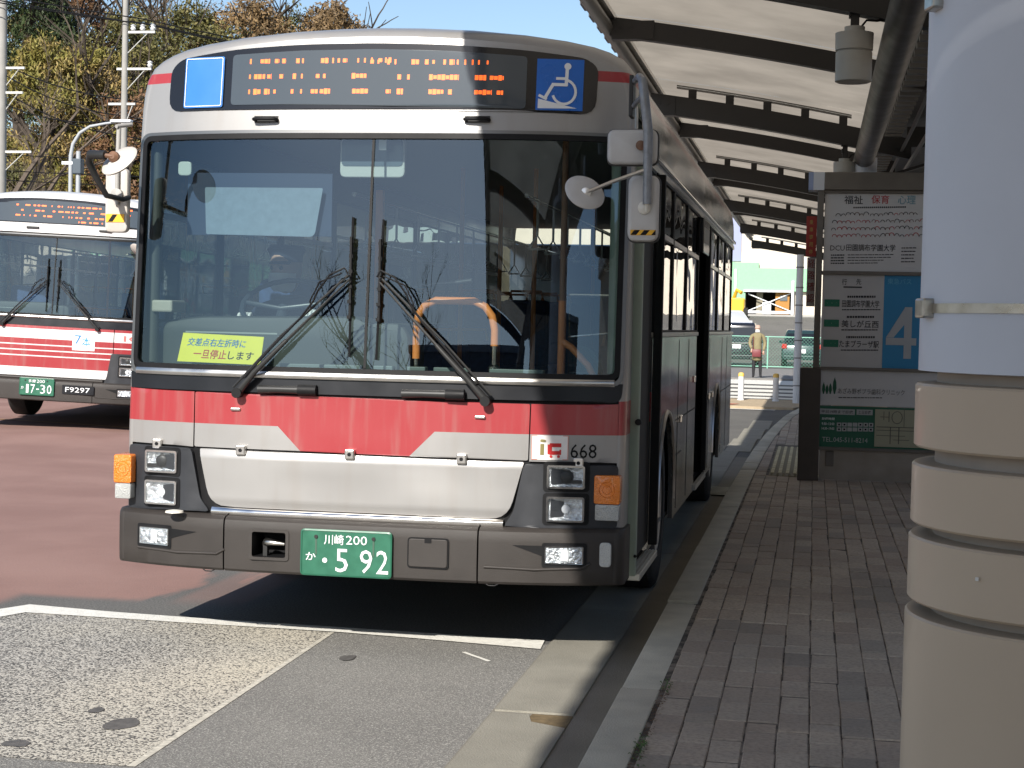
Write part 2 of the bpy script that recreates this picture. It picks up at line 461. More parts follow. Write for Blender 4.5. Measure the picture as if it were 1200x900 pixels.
def make_bus(kind, label, loc, rz=0):
    t = thing('city_bus', label, 'bus', loc, rz, 'city buses at the stop')
    first = kind == 'silver'
    front_m = silver_front if first else white_front
    side_m = silver_side if first else white_front
    W0, W1 = (1.345, 2.455) if first else (1.43, 2.42)
    # ---------- shell: rolled corner strip around the front
    rows = []
    K = 7
    for j in range(K+1):
        a = j/K*math.pi/2; row = []
        for (x, z), (bx, bz, nz_) in zip(PROF, BLOOP):
            yb = FS(bx, bz); dy = .055+(.40-.055)*nz_**2
            row.append((bx+(x-bx)*math.sin(a), yb+dy*(1-math.cos(a)), bz+(z-bz)*math.sin(a)))
        rows.append(row)
    rows.append([(x, .62 if z > 2.7 else .42, z) for (x, z) in PROF])
    MB().grid(rows).build('front_corner_shell', front_m, t, smooth=50)
    # header above the windscreen up to the rolled edge
    top = [(-1.21, 2.47)]+[(b[0], b[1]) for b in BLOOP if b[1] > 2.5]+[(1.21, 2.47)]
    tt = [top[0]]
    for a, b in zip(top, top[1:]):
        k_ = max(1, int(math.hypot(b[0]-a[0], b[1]-a[1])/.06))
        for q in range(1, k_+1): tt.append((a[0]+(b[0]-a[0])*q/k_, a[1]+(b[1]-a[1])*q/k_))
    acc = [0]
    for a, b in zip(tt, tt[1:]): acc.append(acc[-1]+math.hypot(b[0]-a[0], (b[1]-a[1])*.25))
    G = []
    for j in range(9):
        f = j/8; row = []
        for (tx_, tz_), ac in zip(tt, acc):
            xb_ = -1.21+2.42*ac/acc[-1]; x = xb_+(tx_-xb_)*f; z = 2.47+(tz_-2.47)*f
            row.append((x, FS(x, z), z))
        G.append(row)
    MB().grid(G).build('header_panel', front_m, t, smooth=40)
    # roof
    RP = [p for p in PROF if p[1] >= 2.45]
    roof = MB().grid([[(x, y, z) for x, z in RP] for y in (.61, 3, 6, 9, LEN-.3)]+[[(x*.985, LEN-.08, z-.03) for x, z in RP], [(x*.93, LEN, z-.1) for x, z in RP]])
    roof.build('roof', side_m, t, smooth=50)
    for y in (2.6, 6.5): MB().box(-.45, .45, y, y+1.0, 3.02, 3.10).build('roof_vent', cream_p, t, bevel=.03, smooth=40)
    # ---------- front lower panels with real gaps, over a dark backing
    patch([(-1.205,.60),(1.205,.60),(1.205,1.34),(-1.205,1.34)], -.014, 0).build('backing', black_rubber, t)
    def dents(x, z):
        f = max(0, min(1, (z-.665)/.04))*max(0, min(1, (.94-z)/.03))
        d = .010*f+.006*noise.noise(Vector((x*3.2, z*6, 3.1)))*f
        return d
    if first:
        patch([(-1.21,.953),(-.847,.949),(-.844,1.217),(-1.21,1.222)], 0, .012).build('corner_panel', front_m, t, smooth=40)
        patch([(.812,.938),(1.21,.934),(1.21,1.212),(.816,1.207)], 0, .012).build('corner_panel', front_m, t, smooth=40)
        patch(rpoly([(-.840,.951),(.806,.942),(.810,1.207),(-.838,1.217)], .01), 0, .012, bulge=lambda x, z: .004*noise.noise(Vector((x*2, z*4, 0)))).build('hood_panel', front_m, t, smooth=40)
        patch(rpoly([(-.808,.944),(-.745,.668),(.72,.664),(.79,.935)], [.01,.09,.09,.01]), .004, .03, ny=24, nx=60, bulge=dents).build('service_hatch', front_m, t, smooth=60)
        for x, z in ((-1.045,.955),(-.585,.945),(-.04,.945),(.50,.942),(1.04,.936)):
            y = FS(x, z)
            lt = MB().box(x-.024, x+.024, y-.028, y+.005, z-.024, z+.024).build('latch', alu, t, bevel=.006)
            MB().cyl((x, y-.026, z), (x, y-.031, z), .009, n=10).build('keyhole', black_p, lt)
        for x in (-.62, .58):
            MB().box(x-.025, x+.025, FS(x,1.14)-.012, FS(x,1.14), 1.133, 1.147).build('trim_clip', alu, t, bevel=.004)
    else:
        patch([(-1.21,.66),(-.847,.66),(-.844,1.30),(-1.21,1.30)], 0, .012).build('corner_panel', front_m, t, smooth=40)
        patch([(.812,.66),(1.21,.66),(1.21,1.30),(.816,1.30)], 0, .012).build('corner_panel', front_m, t, smooth=40)
        patch([(-.840,.67),(.806,.67),(.806,1.30),(-.840,1.30)], 0, .012).build('hood_panel', front_m, t, smooth=40)
    # chrome strip above bumper
    patch([(-.735,.628),(.70,.622),(.70,.662),(-.735,.664)], .012, .03, ny=4, nx=40, bulge=lambda x, z: .012*math.sin(math.pi*max(0, min(1, (z-.625)/.038)))).build('bright_strip', chrome if first else bumper_m, t, smooth=60)
    # dark band below glass, gaskets
    bz0, bz1 = (1.224, 1.296) if first else (1.302, 1.40)
    bd = patch(rpoly([(-1.222, bz0),(1.222, bz0-.006),(1.228, bz1+.01),(-1.228, bz1+.01)], [.0,.05,0,0]), .002, .01, nx=40).build('cowl_band', dark_band, t, smooth=40)
    if first:
        for x0, x1 in ((-.50,-.21),(.21,.51)):
            y = FS(x0, 1.24)-.004
            h = MB().tube([(x0, y-.012, 1.24),(x0+.10, y-.022, 1.243),(x1, y-.020, 1.243)], [.022,.018,.022], 10).build('grab_handle', dark_metal, t, smooth=50)
            MB().cyl((x1-.09, y-.020, 1.243), (x1, y-.020, 1.243), .026, n=12).build('handle_end', black_rubber, h, smooth=50)
    ring(-1.232, 1.232, bz1-.002, W1+.034, .065, .020, .006, .03).build('outer_frame', mat('frame_grey', (.20,.20,.20), .35, .8), t, smooth=50)
    ring(-1.214, 1.214, bz1+.028, W1+.018, .055, .026, .010, .03).build('window_gasket', black_rubber, t, smooth=50)
    patch([(-1.19, bz1),(1.19, bz1-.002),(1.19, bz1+.030),(-1.19, bz1+.030)], .014, .02, ny=3, nx=40, bulge=lambda x, z: .006*math.sin(math.pi*max(0, min(1, (z-bz1)/.03)))).build('sill_trim', alu, t, smooth=60)
    WX = 1.192
    for a, b in ((-WX, .012), (.020, WX)):
        patch(rpoly([(a, W0-.005),(b, W0-.005),(b, W1-.002),(a, W1-.002)], [.06 if a < 0 else 0, .06 if b > .1 else 0, .06 if b > .1 else 0, .06 if a < 0 else 0]), -.006, 0, ny=16, nx=28).build('windscreen_pane', wind_glass, t, smooth=60)
    MB().box(.012, .020, -.0, .012, W0, W0+.01).add([(.010, FS(0,W0)-.001, W0),(.022, FS(0,W0)-.001, W0),(.022, FS(0,W1)-.001, W1),(.010, FS(0,W1)-.001, W1)], [(0,1,2,3)]).build('windscreen_joint', black_rubber, t)
    # ---------- destination display
    dz = 0 if first else .02
    dp = rpoly([(-1.066,2.590),(1.062,2.574),(1.068,2.80),(1.01,2.842),(.7,2.875),(.35,2.898),(0,2.908),(-.35,2.904),(-.7,2.886),(-1.0,2.850),(-1.062,2.80)], [.07,.07,.06,.06,.1,.1,.1,.1,.1,.05,.05], 4)
    dpn = patch(dp, .006, .02, ny=14, nx=40).build('display_surround', black_gloss, t, smooth=50)
    if first:
        pts = [(-.715,2.612),(.74,2.592),(.74,2.842),(.35,2.868),(0,2.878),(-.35,2.874),(-.715,2.858)]
    else:
        pts = [(-1.04,2.60),(1.03,2.59),(1.03,2.80),(.35,2.868),(0,2.878),(-.35,2.874),(-1.04,2.81)]
    scr = patch(rpoly(pts, .02, 3), .010, .004, ny=10, nx=30).build('display_glass', screen_glass, dpn, smooth=50)
    lm = MB()
    if first:
        segs = [(2.825, [(.403,.409),(.45,.49),(.512,.53),(.543,.56),(.603,.618),(.628,.635),(.708,.738),(.755,.76),(.778,.787),(.80,.818),(.86,.863),(.888,.892),(.917,.922),(.948,.965),(.975,.98),(.99,1.0)]),
                (2.750, [(.403,.409),(.425,.46),(.463,.472),(.482,.50),(.535,.552),(.592,.605),(.627,.632),(.69,.705),(.72,.73),(.84,.90)]),
                (2.676, [(.403,.409),(.425,.455),(.472,.495),(.512,.522),(.587,.597),(.627,.632),(.672,.70),(.71,.752),(.845,.91)])]
        def left(u): return -.70+(180+280*u-275)*.004246
        for z, L_ in segs:
            for a, b in L_:
                x = left(a); xe = max(left(b), x+.008)
                while x < xe-1e-4:
                    w_ = min(.017, xe-x); h = .014+.010*random.random()
                    lm.add([(x, FS(x,z)-.0118, z-h/2-.003),(x+w_, FS(x+w_,z)-.0118, z-h/2-.003),(x+w_, FS(x+w_,z+h)-.0118, z+h/2),(x, FS(x,z+h)-.0118, z+h/2)], [(0,1,2,3)]); x += .020
        segR = [(2.818, [(.02,.035),(.05,.055),(.09,.10),(.12,.125),(.19,.22),(.245,.26),(.275,.285),(.32,.33),(.345,.365),(.375,.38),(.405,.41),(.435,.438),(.46,.463),(.495,.50)]),
                (2.745, [(.135,.15),(.175,.185),(.265,.385),(.45,.495),(.51,.565)]),
                (2.675, [(.09,.11),(.135,.16),(.265,.325),(.345,.36),(.45,.52),(.54,.565)])]
        for z, L_ in segR:
            for a, b in L_:
                x = -.04+a*1.19; xe = max(-.04+b*1.19, x+.008)
                while x < xe-1e-4:
                    w_ = min(.017, xe-x); h = .014+.010*random.random(); z2 = z-.01*(x)
                    lm.add([(x, FS(x,z2)-.0118, z2-h/2-.003),(x+w_, FS(x+w_,z2)-.0118, z2-h/2-.003),(x+w_, FS(x+w_,z2+h)-.0118, z2+h/2),(x, FS(x,z2+h)-.0118, z2+h/2)], [(0,1,2,3)]); x += .020
    else:
        for z in (2.80, 2.735, 2.67, 2.615):
            x = -.6 if z > 2.62 else -.1
            while x < .92:
                if random.random() < (.42 if x > -.3 else .2):
                    w_ = random.choice((.012, .03, .06)); h = .018
                    lm.add([(x, FS(x,z)-.0118, z),(x+w_, FS(x+w_,z)-.0118, z),(x+w_, FS(x+w_,z+h)-.0118, z+h),(x, FS(x,z+h)-.0118, z+h)], [(0,1,2,3)])
                    x += w_
                x += .022
    stuff(lm.build('lit_display_dots', led, dpn, fix=False))
    if first:
        s1 = patch(rrect(-.975,-.758,2.602,2.852,.012), .014, .006, ny=8, nx=16).build('blue_sticker', sky_sign, t, smooth=40)
        ring(-.969,-.764,2.608,2.846,.010,.0035,.0185,.001).build('sticker_border', white_p, s1)
        s1['label'] = 'blank bright blue rectangular sign with thin pale border'
        s2 = patch(rrect(.787,1.003,2.588,2.832,.002), .014, .006, ny=8, nx=16).build('wheelchair_sign', blue_sign, t, smooth=40)
        s2['label'] = 'blue wheelchair access sign'
        # wheelchair symbol in 0..1 box (x right, z up)
        def wp(u, v): x = .787+u*.216; z = 2.588+v*.244; return (x, FS(x, z)-.0175, z)
        wm = MB()
        def stroke(pts, wd):
            for (a, b) in zip(pts[:-1], pts[1:]):
                d = Vector((b[0]-a[0], (b[1]-a[1])*1.13)); d.normalize(); nx_, nz_ = -d.y*wd, d.x*wd/1.13
                ex, ez = d.x*wd*.7, d.y*wd*.7/1.13
                wm.add([wp(a[0]+nx_-ex, a[1]+nz_-ez), wp(b[0]+nx_+ex, b[1]+nz_+ez), wp(b[0]-nx_+ex, b[1]-nz_+ez), wp(a[0]-nx_-ex, a[1]-nz_-ez)], [(0,1,2,3)])
        stroke([(.65,.80),(.64,.50),(.36,.50),(.20,.24)], .035); stroke([(.65,.62),(.44,.62)], .03); stroke([(.08,.28),(.22,.22)], .03)
        stroke([(.60+.245*math.cos(a), .36+.235*math.sin(a)) for a in [R(d) for d in range(70, -166, -12)]], .028)
        wm.add([wp(.66+.075*math.cos(a), .86+.068*math.sin(a)) for a in [R(d) for d in range(0, 360, 24)]], [tuple(range(15))])
        wm.add([wp(.05,.03), wp(.88,.045), wp(.05,.22)], [(0,1,2)])
        wm.build('wheelchair_symbol', white_p, s2, fix=False)
        for x in (-.525, .515):
            y = FS(x, 2.545)
            MB().tube([(x-.055, y, 2.538),(x-.055, y-.03, 2.538),(x-.045, y-.036, 2.54),(x+.045, y-.036, 2.54),(x+.055, y-.03, 2.538),(x+.055, y, 2.538)], .009, 8).build('header_handle', black_rubber, t, smooth=50)
            MB().box(x-.06, x+.06, y-.006, y+.004, 2.525, 2.556).build('handle_recess', dark_metal, t)
    # ---------- headlamp bezels and lamps
    lampn = 'headlamp'
    if first:
        zl = ((.816,.925),(.660,.778)); bl = [(-1.218,.624),(-.748,.640),(-.80,.70),(-.850,.942),(-1.218,.944)]; br = [(.700,.630),(1.218,.624),(1.218,.924),(.79,.928),(.745,.70)]
    else:
        zl = ((.86,.96),(.72,.83)); bl = [(-1.218,.60),(-.72,.60),(-.80,.70),(-.850,1.0),(-1.218,1.0)]; br = [(.70,.60),(1.218,.60),(1.218,1.0),(.79,1.0),(.745,.70)]
    for sgn, ol in ((-1, bl), (1, br)):
        bzl = patch(rpoly(ol, .02, 2), .010, .03, ny=12, nx=14, bulge=lambda x, z: .012*max(0, min(1, (abs(x)-.80)/.06))).build('headlamp_bezel', bezel_m, t, smooth=30)
        xa, xb = (-1.100, -.925) if sgn < 0 else (.900, 1.075)
        for (z0, z1) in zl:
            yc = max(FS(xa, z0), FS(xb, z0)) if sgn > 0 else FS(xb, z0)
            xm = (xa+xb)/2; sl_ = (FS(xb, z0)-FS(xa, z0))/(xb-xa)*.55
            def yy(x, o): return FS(xm, z0)-.036+sl_*(x-xm)-o
            # dark pocket
            ring(xa-.018, xb+.018, z0-.016, z1+.016, .02, .016, .026, .01).build('lamp_pocket', black_rubber, bzl, smooth=40)
            P = rrect(xa, xb, z0, z1, .012); Q = rrect(xa+.009, xb-.009, z0+.009, z1-.009, .008); Q2 = rrect(xa+.030, xb-.030, z0+.024, z1-.024, .008)
            rm = MB().grid([[(x, yy(x, -.03), z) for x, z in P], [(x, yy(x, .008), z) for x, z in P], [(x, yy(x, .008), z) for x, z in Q], [(x, yy(x, -.002), z) for x, z in Q]], closed=True)
            lampo = rm.build('headlamp', chrome, t, smooth=30)
            rf = MB().grid([[(x, yy(x, -.002), z) for x, z in Q], [(x, yy(x, -.013), z) for x, z in Q2]], closed=True)
            rf.add([(x, yy(x, -.013), z) for x, z in Q2], [tuple(range(len(Q2)))])
            rf.build('reflector', reflector, lampo, smooth=20)
            cz = (z0+z1)/2
            if z0 > .8:
                MB().lathe((xm, yy(xm, -.012), cz), [(.034, 0), (.030, -.005), (.018, -.008), (0, -.009)], 'y', 16).build('bulb_shield', dark_metal, lampo, smooth=40)
                MB().box(xa+.014, xb-.014, yy(xm, -.010), yy(xm, -.007), cz-.030, cz-.012).build('lamp_insert', dark_metal, lampo)
            else:
                MB().lathe((xm, yy(xm, -.012), cz), [(.022, 0), (.018, -.006), (0, -.009)], 'y', 16).build('bulb', white_p, lampo, smooth=40)
            MB().add([(x, yy(x, -.0), z) for x, z in Q], [tuple(range(len(Q)))]).build('lens', lens, lampo, fix=False)
        # indicator at the corner
        x0, x1 = (-1.268, -1.176) if sgn < 0 else (1.112, 1.236)
        z0, z1 = (.755, .895) if sgn < 0 else (.745, .880)
        if not first: z0 += .06; z1 += .06
        ind = MB().prism(rrect(x0, x1, z0, z1, .012), .075 if sgn < 0 else .10, .25).build('indicator_lamp', orange_lens, t, bevel=.006, smooth=40)
        MB().prism(rrect(x0+.006, x1-.004, z0-.078, z0-.002, .010), .080 if sgn < 0 else .105, .25).build('position_lamp', mat('clear_plastic', (.42, .43, .42), .2, coat=.8, bump=.6, bs=150), ind, bevel=.005, smooth=40)
        rr = MB()
        xc = (x0+x1)/2; yf = (.075 if sgn < 0 else .10)-.0015
        for r_ in (.018, .034): rr.lathe((xc, yf, (z0+z1)/2), [(r_, .003), (r_+.002, -.001), (r_+.004, .003)], 'y', 24)
        rr.build('lens_ridges', orange_lens, ind, smooth=50)
    # ---------- bumper, three sections with seams
    def bump_sec(xa, xb, holes=()):
        prof = [(.030,.372),(.052,.366),(.062,.378),(.066,.446),(.066,.562),(.066,.585),(.060,.612),(.040,.626),(-.03,.632)]
        xs = sorted(set([xa, xb]+[xa+(xb-xa)*k/14 for k in range(15)]+[h for hh in holes for h in hh[:2]]))
        mb = MB(); G = [[(x*(1.0 if abs(x) < 1.2 else 1.0), FS(x*.97, .5)-o-.0, z) for o, z in prof] for x in xs]
        mb.grid(G)
        if holes:
            nz_ = len(prof); keep_ = []
            for f_ in mb.f:
                cx_ = sum(mb.v[q][0] for q in f_)/4; cz_ = sum(mb.v[q][2] for q in f_)/4
                if not any(h[0] < cx_ < h[1] and .446 < cz_ < .562 for h in holes): keep_.append(f_)
            mb.f = keep_; mb.mi = [0]*len(keep_)
        mb.add([(xa, FS(xa*.97,.5)-o, z) for o, z in prof]+[(xa, .3, .632), (xa, .3, .372)], [tuple(range(len(prof)+2))])
        mb.add([(xb, FS(xb*.97,.5)-o, z) for o, z in prof]+[(xb, .3, .632), (xb, .3, .372)], [tuple(range(len(prof)+2))])
        return mb
    for xa, xb in ((-1.215,-.652),(-.644,.590),(.598,1.215)):
        mb = bump_sec(xa, xb, [(-.498,-.335)] if first and abs(xa) < 1 and xb < .592 else ())
        if abs(xa) > 1.2 or abs(xb) > 1.2:
            sg = -1 if xa < -1 else 1; prof = [(.372),(.366),(.378),(.46),(.585),(.612),(.626),(.632)]
            oo = [.030,.052,.062,.066,.066,.060,.040,-.03]
            G = []
            for k in range(7):
                a = k/6*math.pi/2
                G.append([(sg*(1.215+.045*math.sin(a)*(1 if o > 0 else .2)), FS(1.215*.97,.5)-o+.075*(1-math.cos(a)), z) for o, z in zip(oo, prof)])
            G.append([(sg*(1.215+.045*(1 if o > 0 else .2)), .62 if sg < 0 else .36, z) for o, z in zip(oo, prof)])
            mb.grid(G)
        bp = mb.build('bumper_section', bumper_m, t, smooth=35)
        if abs(xa) > 1.2 or abs(xb) > 1.2:
            sg = -1 if xa < -1 else 1
            x0, x1 = (-1.112,-.944) if sg < 0 else (.905, 1.080)
            def by(x): return FS(x*.97,.5)-.066
            # fog lamp with pocket
            def slab(x0, x1, z0, z1, off, nm, mt, r_=.012, par=bp, th=.006):
                P = rrect(x0, x1, z0, z1, r_); 
                b_ = MB().add([(x, by(x)-off, z) for x, z in P], [tuple(range(len(P)))])
                L_ = len(P); b_.add([(x, by(x)-off, z) for x, z in P]+[(x, by(x)-off+th, z) for x, z in P], [(k, (k+1) % L_, L_+(k+1) % L_, L_+k) for k in range(L_)])
                return b_.build(nm, mt, par, fix=True)
            wx0, wx1 = (x0-.03, x1+.30) if sg < 0 else (x0-.30, x1+.03)
            slab(x0-.014, x1+.014, .452, .566, .004, 'lamp_recess', black_rubber)
            tri = [(x1+.014,.552),(x1+.15,.545),(x1+.014,.505)] if sg < 0 else [(x0-.014,.552),(x0-.15,.553),(x0-.014,.505)]
            MB().add([(x, by(x)-.0035, z) for x, z in tri], [(0,1,2)]).build('recess_corner', black_rubber, bp)
            ridge = MB().tube([(wx0+.02, by(wx0+.02)-.001, .447),((wx0+wx1)/2, by((wx0+wx1)/2)-.001, .440),(wx1-.04, by(wx1-.04)-.001, .447),(wx1, by(wx1)-.001, .47)], .007, 8)
            ridge.build('recess_lip', bumper_m, bp, smooth=60)
            fg = slab(x0, x1, .468, .550, .010, 'fog_lamp', chrome, .006, t, .012)
            slab(x0+.006, x1-.006, .474, .544, .0115, 'reflector', reflector, .004, fg)
            slab((x0+x1)/2-.014, (x0+x1)/2+.022, .484, .536, .0128, 'bulb_cover', white_p, .006, fg)
            slab(x0+.004, x1-.004, .472, .546, .018, 'lens', lens, .004, fg)
            if sg > 0: MB().prism(rrect(1.150, 1.206, .455, .570, .02), .060, .12).build('side_reflector', mat('clear_plastic', (.42,.43,.42), .2), t, bevel=.004)
            else: MB().box(-1.268, -1.255, .22, .30, .49, .57).build('side_reflector', cream_p, t, bevel=.004)
    yb = FS(.3, .5)-.066
    if first:
        P = rrect(-.516,-.317,.430,.578,.018); Q = rrect(-.500,-.333,.444,.564,.012)
        tow = MB().grid([[(x, yb+.0, z) for x, z in P], [(x, yb-.005, z) for x, z in P], [(x, yb-.005, z) for x, z in Q], [(x, yb+.012, z) for x, z in Q]], closed=True).build('tow_opening', bumper_m, t, smooth=30)
        MB().add([(-.498,yb-.002,.446),(-.335,yb-.002,.446),(-.335,yb-.002,.562),(-.498,yb-.002,.562),(-.498,yb+.16,.446),(-.335,yb+.16,.446),(-.335,yb+.16,.562),(-.498,yb+.16,.562)], [(4,5,6,7),(0,1,5,4),(1,2,6,5),(2,3,7,6),(3,0,4,7)]).build('opening_box', black_p, tow)
        MB().tube([(-.452, yb+.06, .50),(-.44, yb+.035, .512),(-.40, yb+.028, .510),(-.350, yb+.035, .505)], [.018,.020,.014,.009], 10).build('tow_hook', alu, tow, smooth=60)
        MB().box(-.455, -.435, yb+.03, yb+.06, .446, .51).build('hook_bracket', dark_metal, tow)
        P = rrect(.262,.460,.428,.572,.018)
        cv = MB().prism(P, yb-.004, yb+.01).build('tow_cover', black_p, t)
        MB().prism(rrect(.268,.454,.434,.566,.015), yb-.009, yb+.01).build('cover_plate', bumper_m, cv, bevel=.003)
        MB().box(.345,.378, yb-.011, yb-.008, .548,.567).build('cover_notch', black_p, cv)
        for x in (-.73, .66):
            MB().tube([(x-.03, FS(x,.4)-.05, .366),(x-.015, FS(x,.4)-.055, .358),(x+.015, FS(x,.4)-.055, .358),(x+.03, FS(x,.4)-.05, .366)], .003, 6).build('jacking_clip', black_rubber, t)
        MB().lathe((-.90, -.045, .636), [(.045,0),(.042,.008),(.02,.012),(0,.012)], 'z', 20).build('filler_cap', cream_p, t, smooth=50)
    # number plate
    px = -.008+.055 if first else .0
    if first: px0, px1, pz0, pz1 = -.252, .192, .372, .592
    else: px0, px1, pz0, pz1 = -.32, .12, .43, .65
    yp = yb-.022
    pl = MB().prism(rrect(px0, px1, pz0, pz1, .02), yp, yp+.012).build('number_plate', plate_green, t, bevel=.003)
    rim_ = MB()
    A = rrect(px0, px1, pz0, pz1, .02); B_ = rrect(px0+.007, px1-.007, pz0+.007, pz1-.007, .015)
    rim_.grid([[(x, yp-.001, z) for x, z in A], [(x, yp-.004, z) for x, z in B_]], closed=True).build('plate_rim', plate_green, pl)
    T_ = lambda s, u0, u1, v0, v1, nm='lettering', m_=white_p: text(s, px0+u0*(px1-px0), pz0+v0*(pz1-pz0), yp-.002, (u1-u0)*(px1-px0), (v1-v0)*(pz1-pz0), m_, pl, nm)
    if first:
        T_('川崎', .26, .475, .68, .90); T_('200', .50, .73, .70, .89); T_('か', .06, .17, .33, .50)
        T_('5', .39, .525, .10, .60); T_('9', .655, .79, .10, .60); T_('2', .835, .965, .10, .60)
        MB().lathe((px0+.27*(px1-px0), yp-.003, pz0+.34*(pz1-pz0)), [(0,-.001),(.012,0)], 'y', 14).build('plate_dot', white_p, pl)
    else:
        T_('多摩', .26, .475, .72, .90); T_('200', .50, .73, .72, .90); T_('か', .05, .13, .33, .50)
        T_('1', .20, .27, .12, .62); T_('7', .33, .45, .12, .62); T_('-', .49, .57, .33, .39); T_('3', .61, .75, .12, .62); T_('0', .80, .93, .12, .62)
    for u in (.17, .80):
        MB().cyl((px0+u*(px1-px0), yp-.006, pz1-.035), (px0+u*(px1-px0), yp, pz1-.035), .009, n=10).build('plate_bolt', dark_metal, pl)
    if first:
        for u in (.17, .80): MB().box(px0+u*(px1-px0)-.004, px0+u*(px1-px0)+.004, yp-.0022, yp-.0012, pz1-.12, pz1-.045).build('rust_streak', mat('streak', (.05,.10,.07), .6), pl)
        st = patch([(.822,.948),(.990,.948),(.990,1.062),(.822,1.062)], .004, .004, ny=3, nx=6).build('card_sticker', mat('sticker_white', (.80,.76,.73), .4), t)
        st['label'] = 'square white sticker with a red and brown mark'
        Yl = lambda x, z: FS(x, z)-.0055
        im = MB()
        def q4(mb, x0, x1, z0, z1, o=.0058): mb.add([(x0, FS(x0,1)-o, z0),(x1, FS(x1,1)-o, z0),(x1, FS(x1,1)-o, z1),(x0, FS(x0,1)-o, z1)], [(0,1,2,3)])
        q4(im, .862,.880,.970,1.022); im.add([(.871+.018*math.cos(a), FS(.87,1)-.0058, 1.037+.007*math.sin(a)) for a in [R(d) for d in range(0,360,30)]], [tuple(range(12))])
        im.build('logo_stem', mat('olive_print', (.20,.17,.06), .5), st, fix=False)
        rm = MB(); q4(rm, .906,.958,1.008,1.026); q4(rm, .896,.916,.974,1.020); q4(rm, .905,.958,.972,.990); q4(rm, .950,.958,.990,.996)
        for xx in (.912, .946): rm.add([(xx+.007*math.cos(a), FS(xx,1)-.0058, .964+.007*math.sin(a)) for a in [R(d) for d in range(0,360,40)]], [tuple(range(9))])
        rm.build('logo_vehicle', red_p, st, fix=False)
        bo = MB()
        for a in ((.822,.990,.948,.951),(.822,.990,1.059,1.062),(.822,.825,.948,1.062),(.987,.990,.948,1.062)): q4(bo, *a, .0052)
        bo.build('sticker_edge', mat('pinkish_edge', (.6,.25,.2), .5), st, fix=False)
        text('668', 1.000, .957, lambda x, z: FS(x, z), .118, .066, black_p, t, 'fleet_number', off=.003)
    else:
        st = patch([(.30,1.02),(.58,1.02),(.58,1.27),(.30,1.27)], .004, .004, ny=2, nx=4).build('event_sticker', mat('sticker_white', (.80,.76,.73), .4), t)
        text('7', .33, 1.10, lambda x, z: FS(x, z), .08, .11, blue_p, st, off=.007); text('本', .42, 1.07, lambda x, z: FS(x, z), .11, .12, mat('sky_print', (.05,.28,.65), .5), st, off=.007)
        text('IC', .93, 1.16, lambda x, z: FS(x, z), .22, .07, mat('pink_print', (.6,.16,.14), .5), t, 'lettering', off=.004)
        MB().prism(rrect(.22,.62,.47,.58,.008), yb-.012, yb).build('fleet_board', dark_band, t)
        text('F9297', .26, .495, yb-.012, .31, .062, white_p, t, 'fleet_number', off=.002)
    # ---------- wipers
    zs_ = 0 if first else .08
    for sg in (-1, 1):
        bx, bz = (-.60, 1.235+zs_) if sg < 0 else (.61, 1.232+zs_)
        tx, tz = (-.055, 1.775+zs_) if sg < 0 else (.085, 1.765+zs_)
        tx2 = -.062 if sg < 0 else .080
        y0 = FS(bx, bz)-.02; y1 = FS(tx, tz)-.05
        wp_ = MB().tube([(bx, y0-.012, bz-.012),(bx+(tx-bx)*.16, y0-.038, bz+(tz-bz)*.16),(bx+(tx-bx)*.45, y0-.035, bz+(tz-bz)*.45)], [.019,.015,.011], 8)
        wp_.tube([(bx+(tx-bx)*.4, y0-.035, bz+(tz-bz)*.4), (tx, y1-.01, tz)], [.008,.005], 6)
        off = -.05 if sg < 0 else .05
        wp_.tube([(bx+off*.5, y0-.010, bz+.012),(bx+off*.6+(tx-bx)*.45, y0-.03, bz+.02+(tz-bz)*.45),(tx+off*.2, y1-.01, tz+.016),(tx, y1-.01, tz+.012)], .006, 6)
        wo = wp_.build('wiper', mat('wiper_black', (.022,.022,.022), .5), t, smooth=50)
        hx = lambda f, o, dz: (bx+(tx-bx)*f+off*o, y0-.045+(y1-y0)*f, bz+(tz-bz)*f+dz)
        MB().tube([hx(.10,.2,.01), hx(.35,.35,.015), hx(.62,.45,.015), hx(.76,.75,.02), hx(.83,1.1,.03), hx(.93,1.0,.055), hx(1.0,.35,.05), hx(1.0,0,.02)], .005, 6).tube([hx(.72,.5,.0), hx(.80,1.5,.0), hx(.90,1.7,.035), hx(.99,.5,.03)], .004, 6).build('washer_hose', black_rubber, wo, smooth=50)
        MB().cyl((bx, y0+.01, bz-.015), (bx, y0-.040, bz-.015), .024, n=14).build('wiper_pivot', black_rubber, wo, smooth=40)
        blz0, blz1 = tz-.37, tz+.295
        bl_ = MB(); 
        bl_.tube([(tx2+.004*sg*((z-tz)/.3), FS(tx2, z)-.014, z) for z in [blz0+(blz1-blz0)*k/10 for k in range(11)]], .006, 6)
        bl_.box(tx2-.005, tx2+.005, FS(tx2,tz)-.036, FS(tx2,tz)-.012, tz-.20, tz+.20)
        for k in range(6): z = tz-.18+.072*k; bl_.box(tx2-.009, tx2+.009, FS(tx2,z)-.038, FS(tx2,z)-.012, z-.008, z+.008)
        bl_.build('wiper_blade', black_rubber, wo, smooth=40)
    # ---------- sides
    C1, C2 = 2.45, 7.65
    dark_in = mat('underbody_black', (.01,.01,.01), .8)
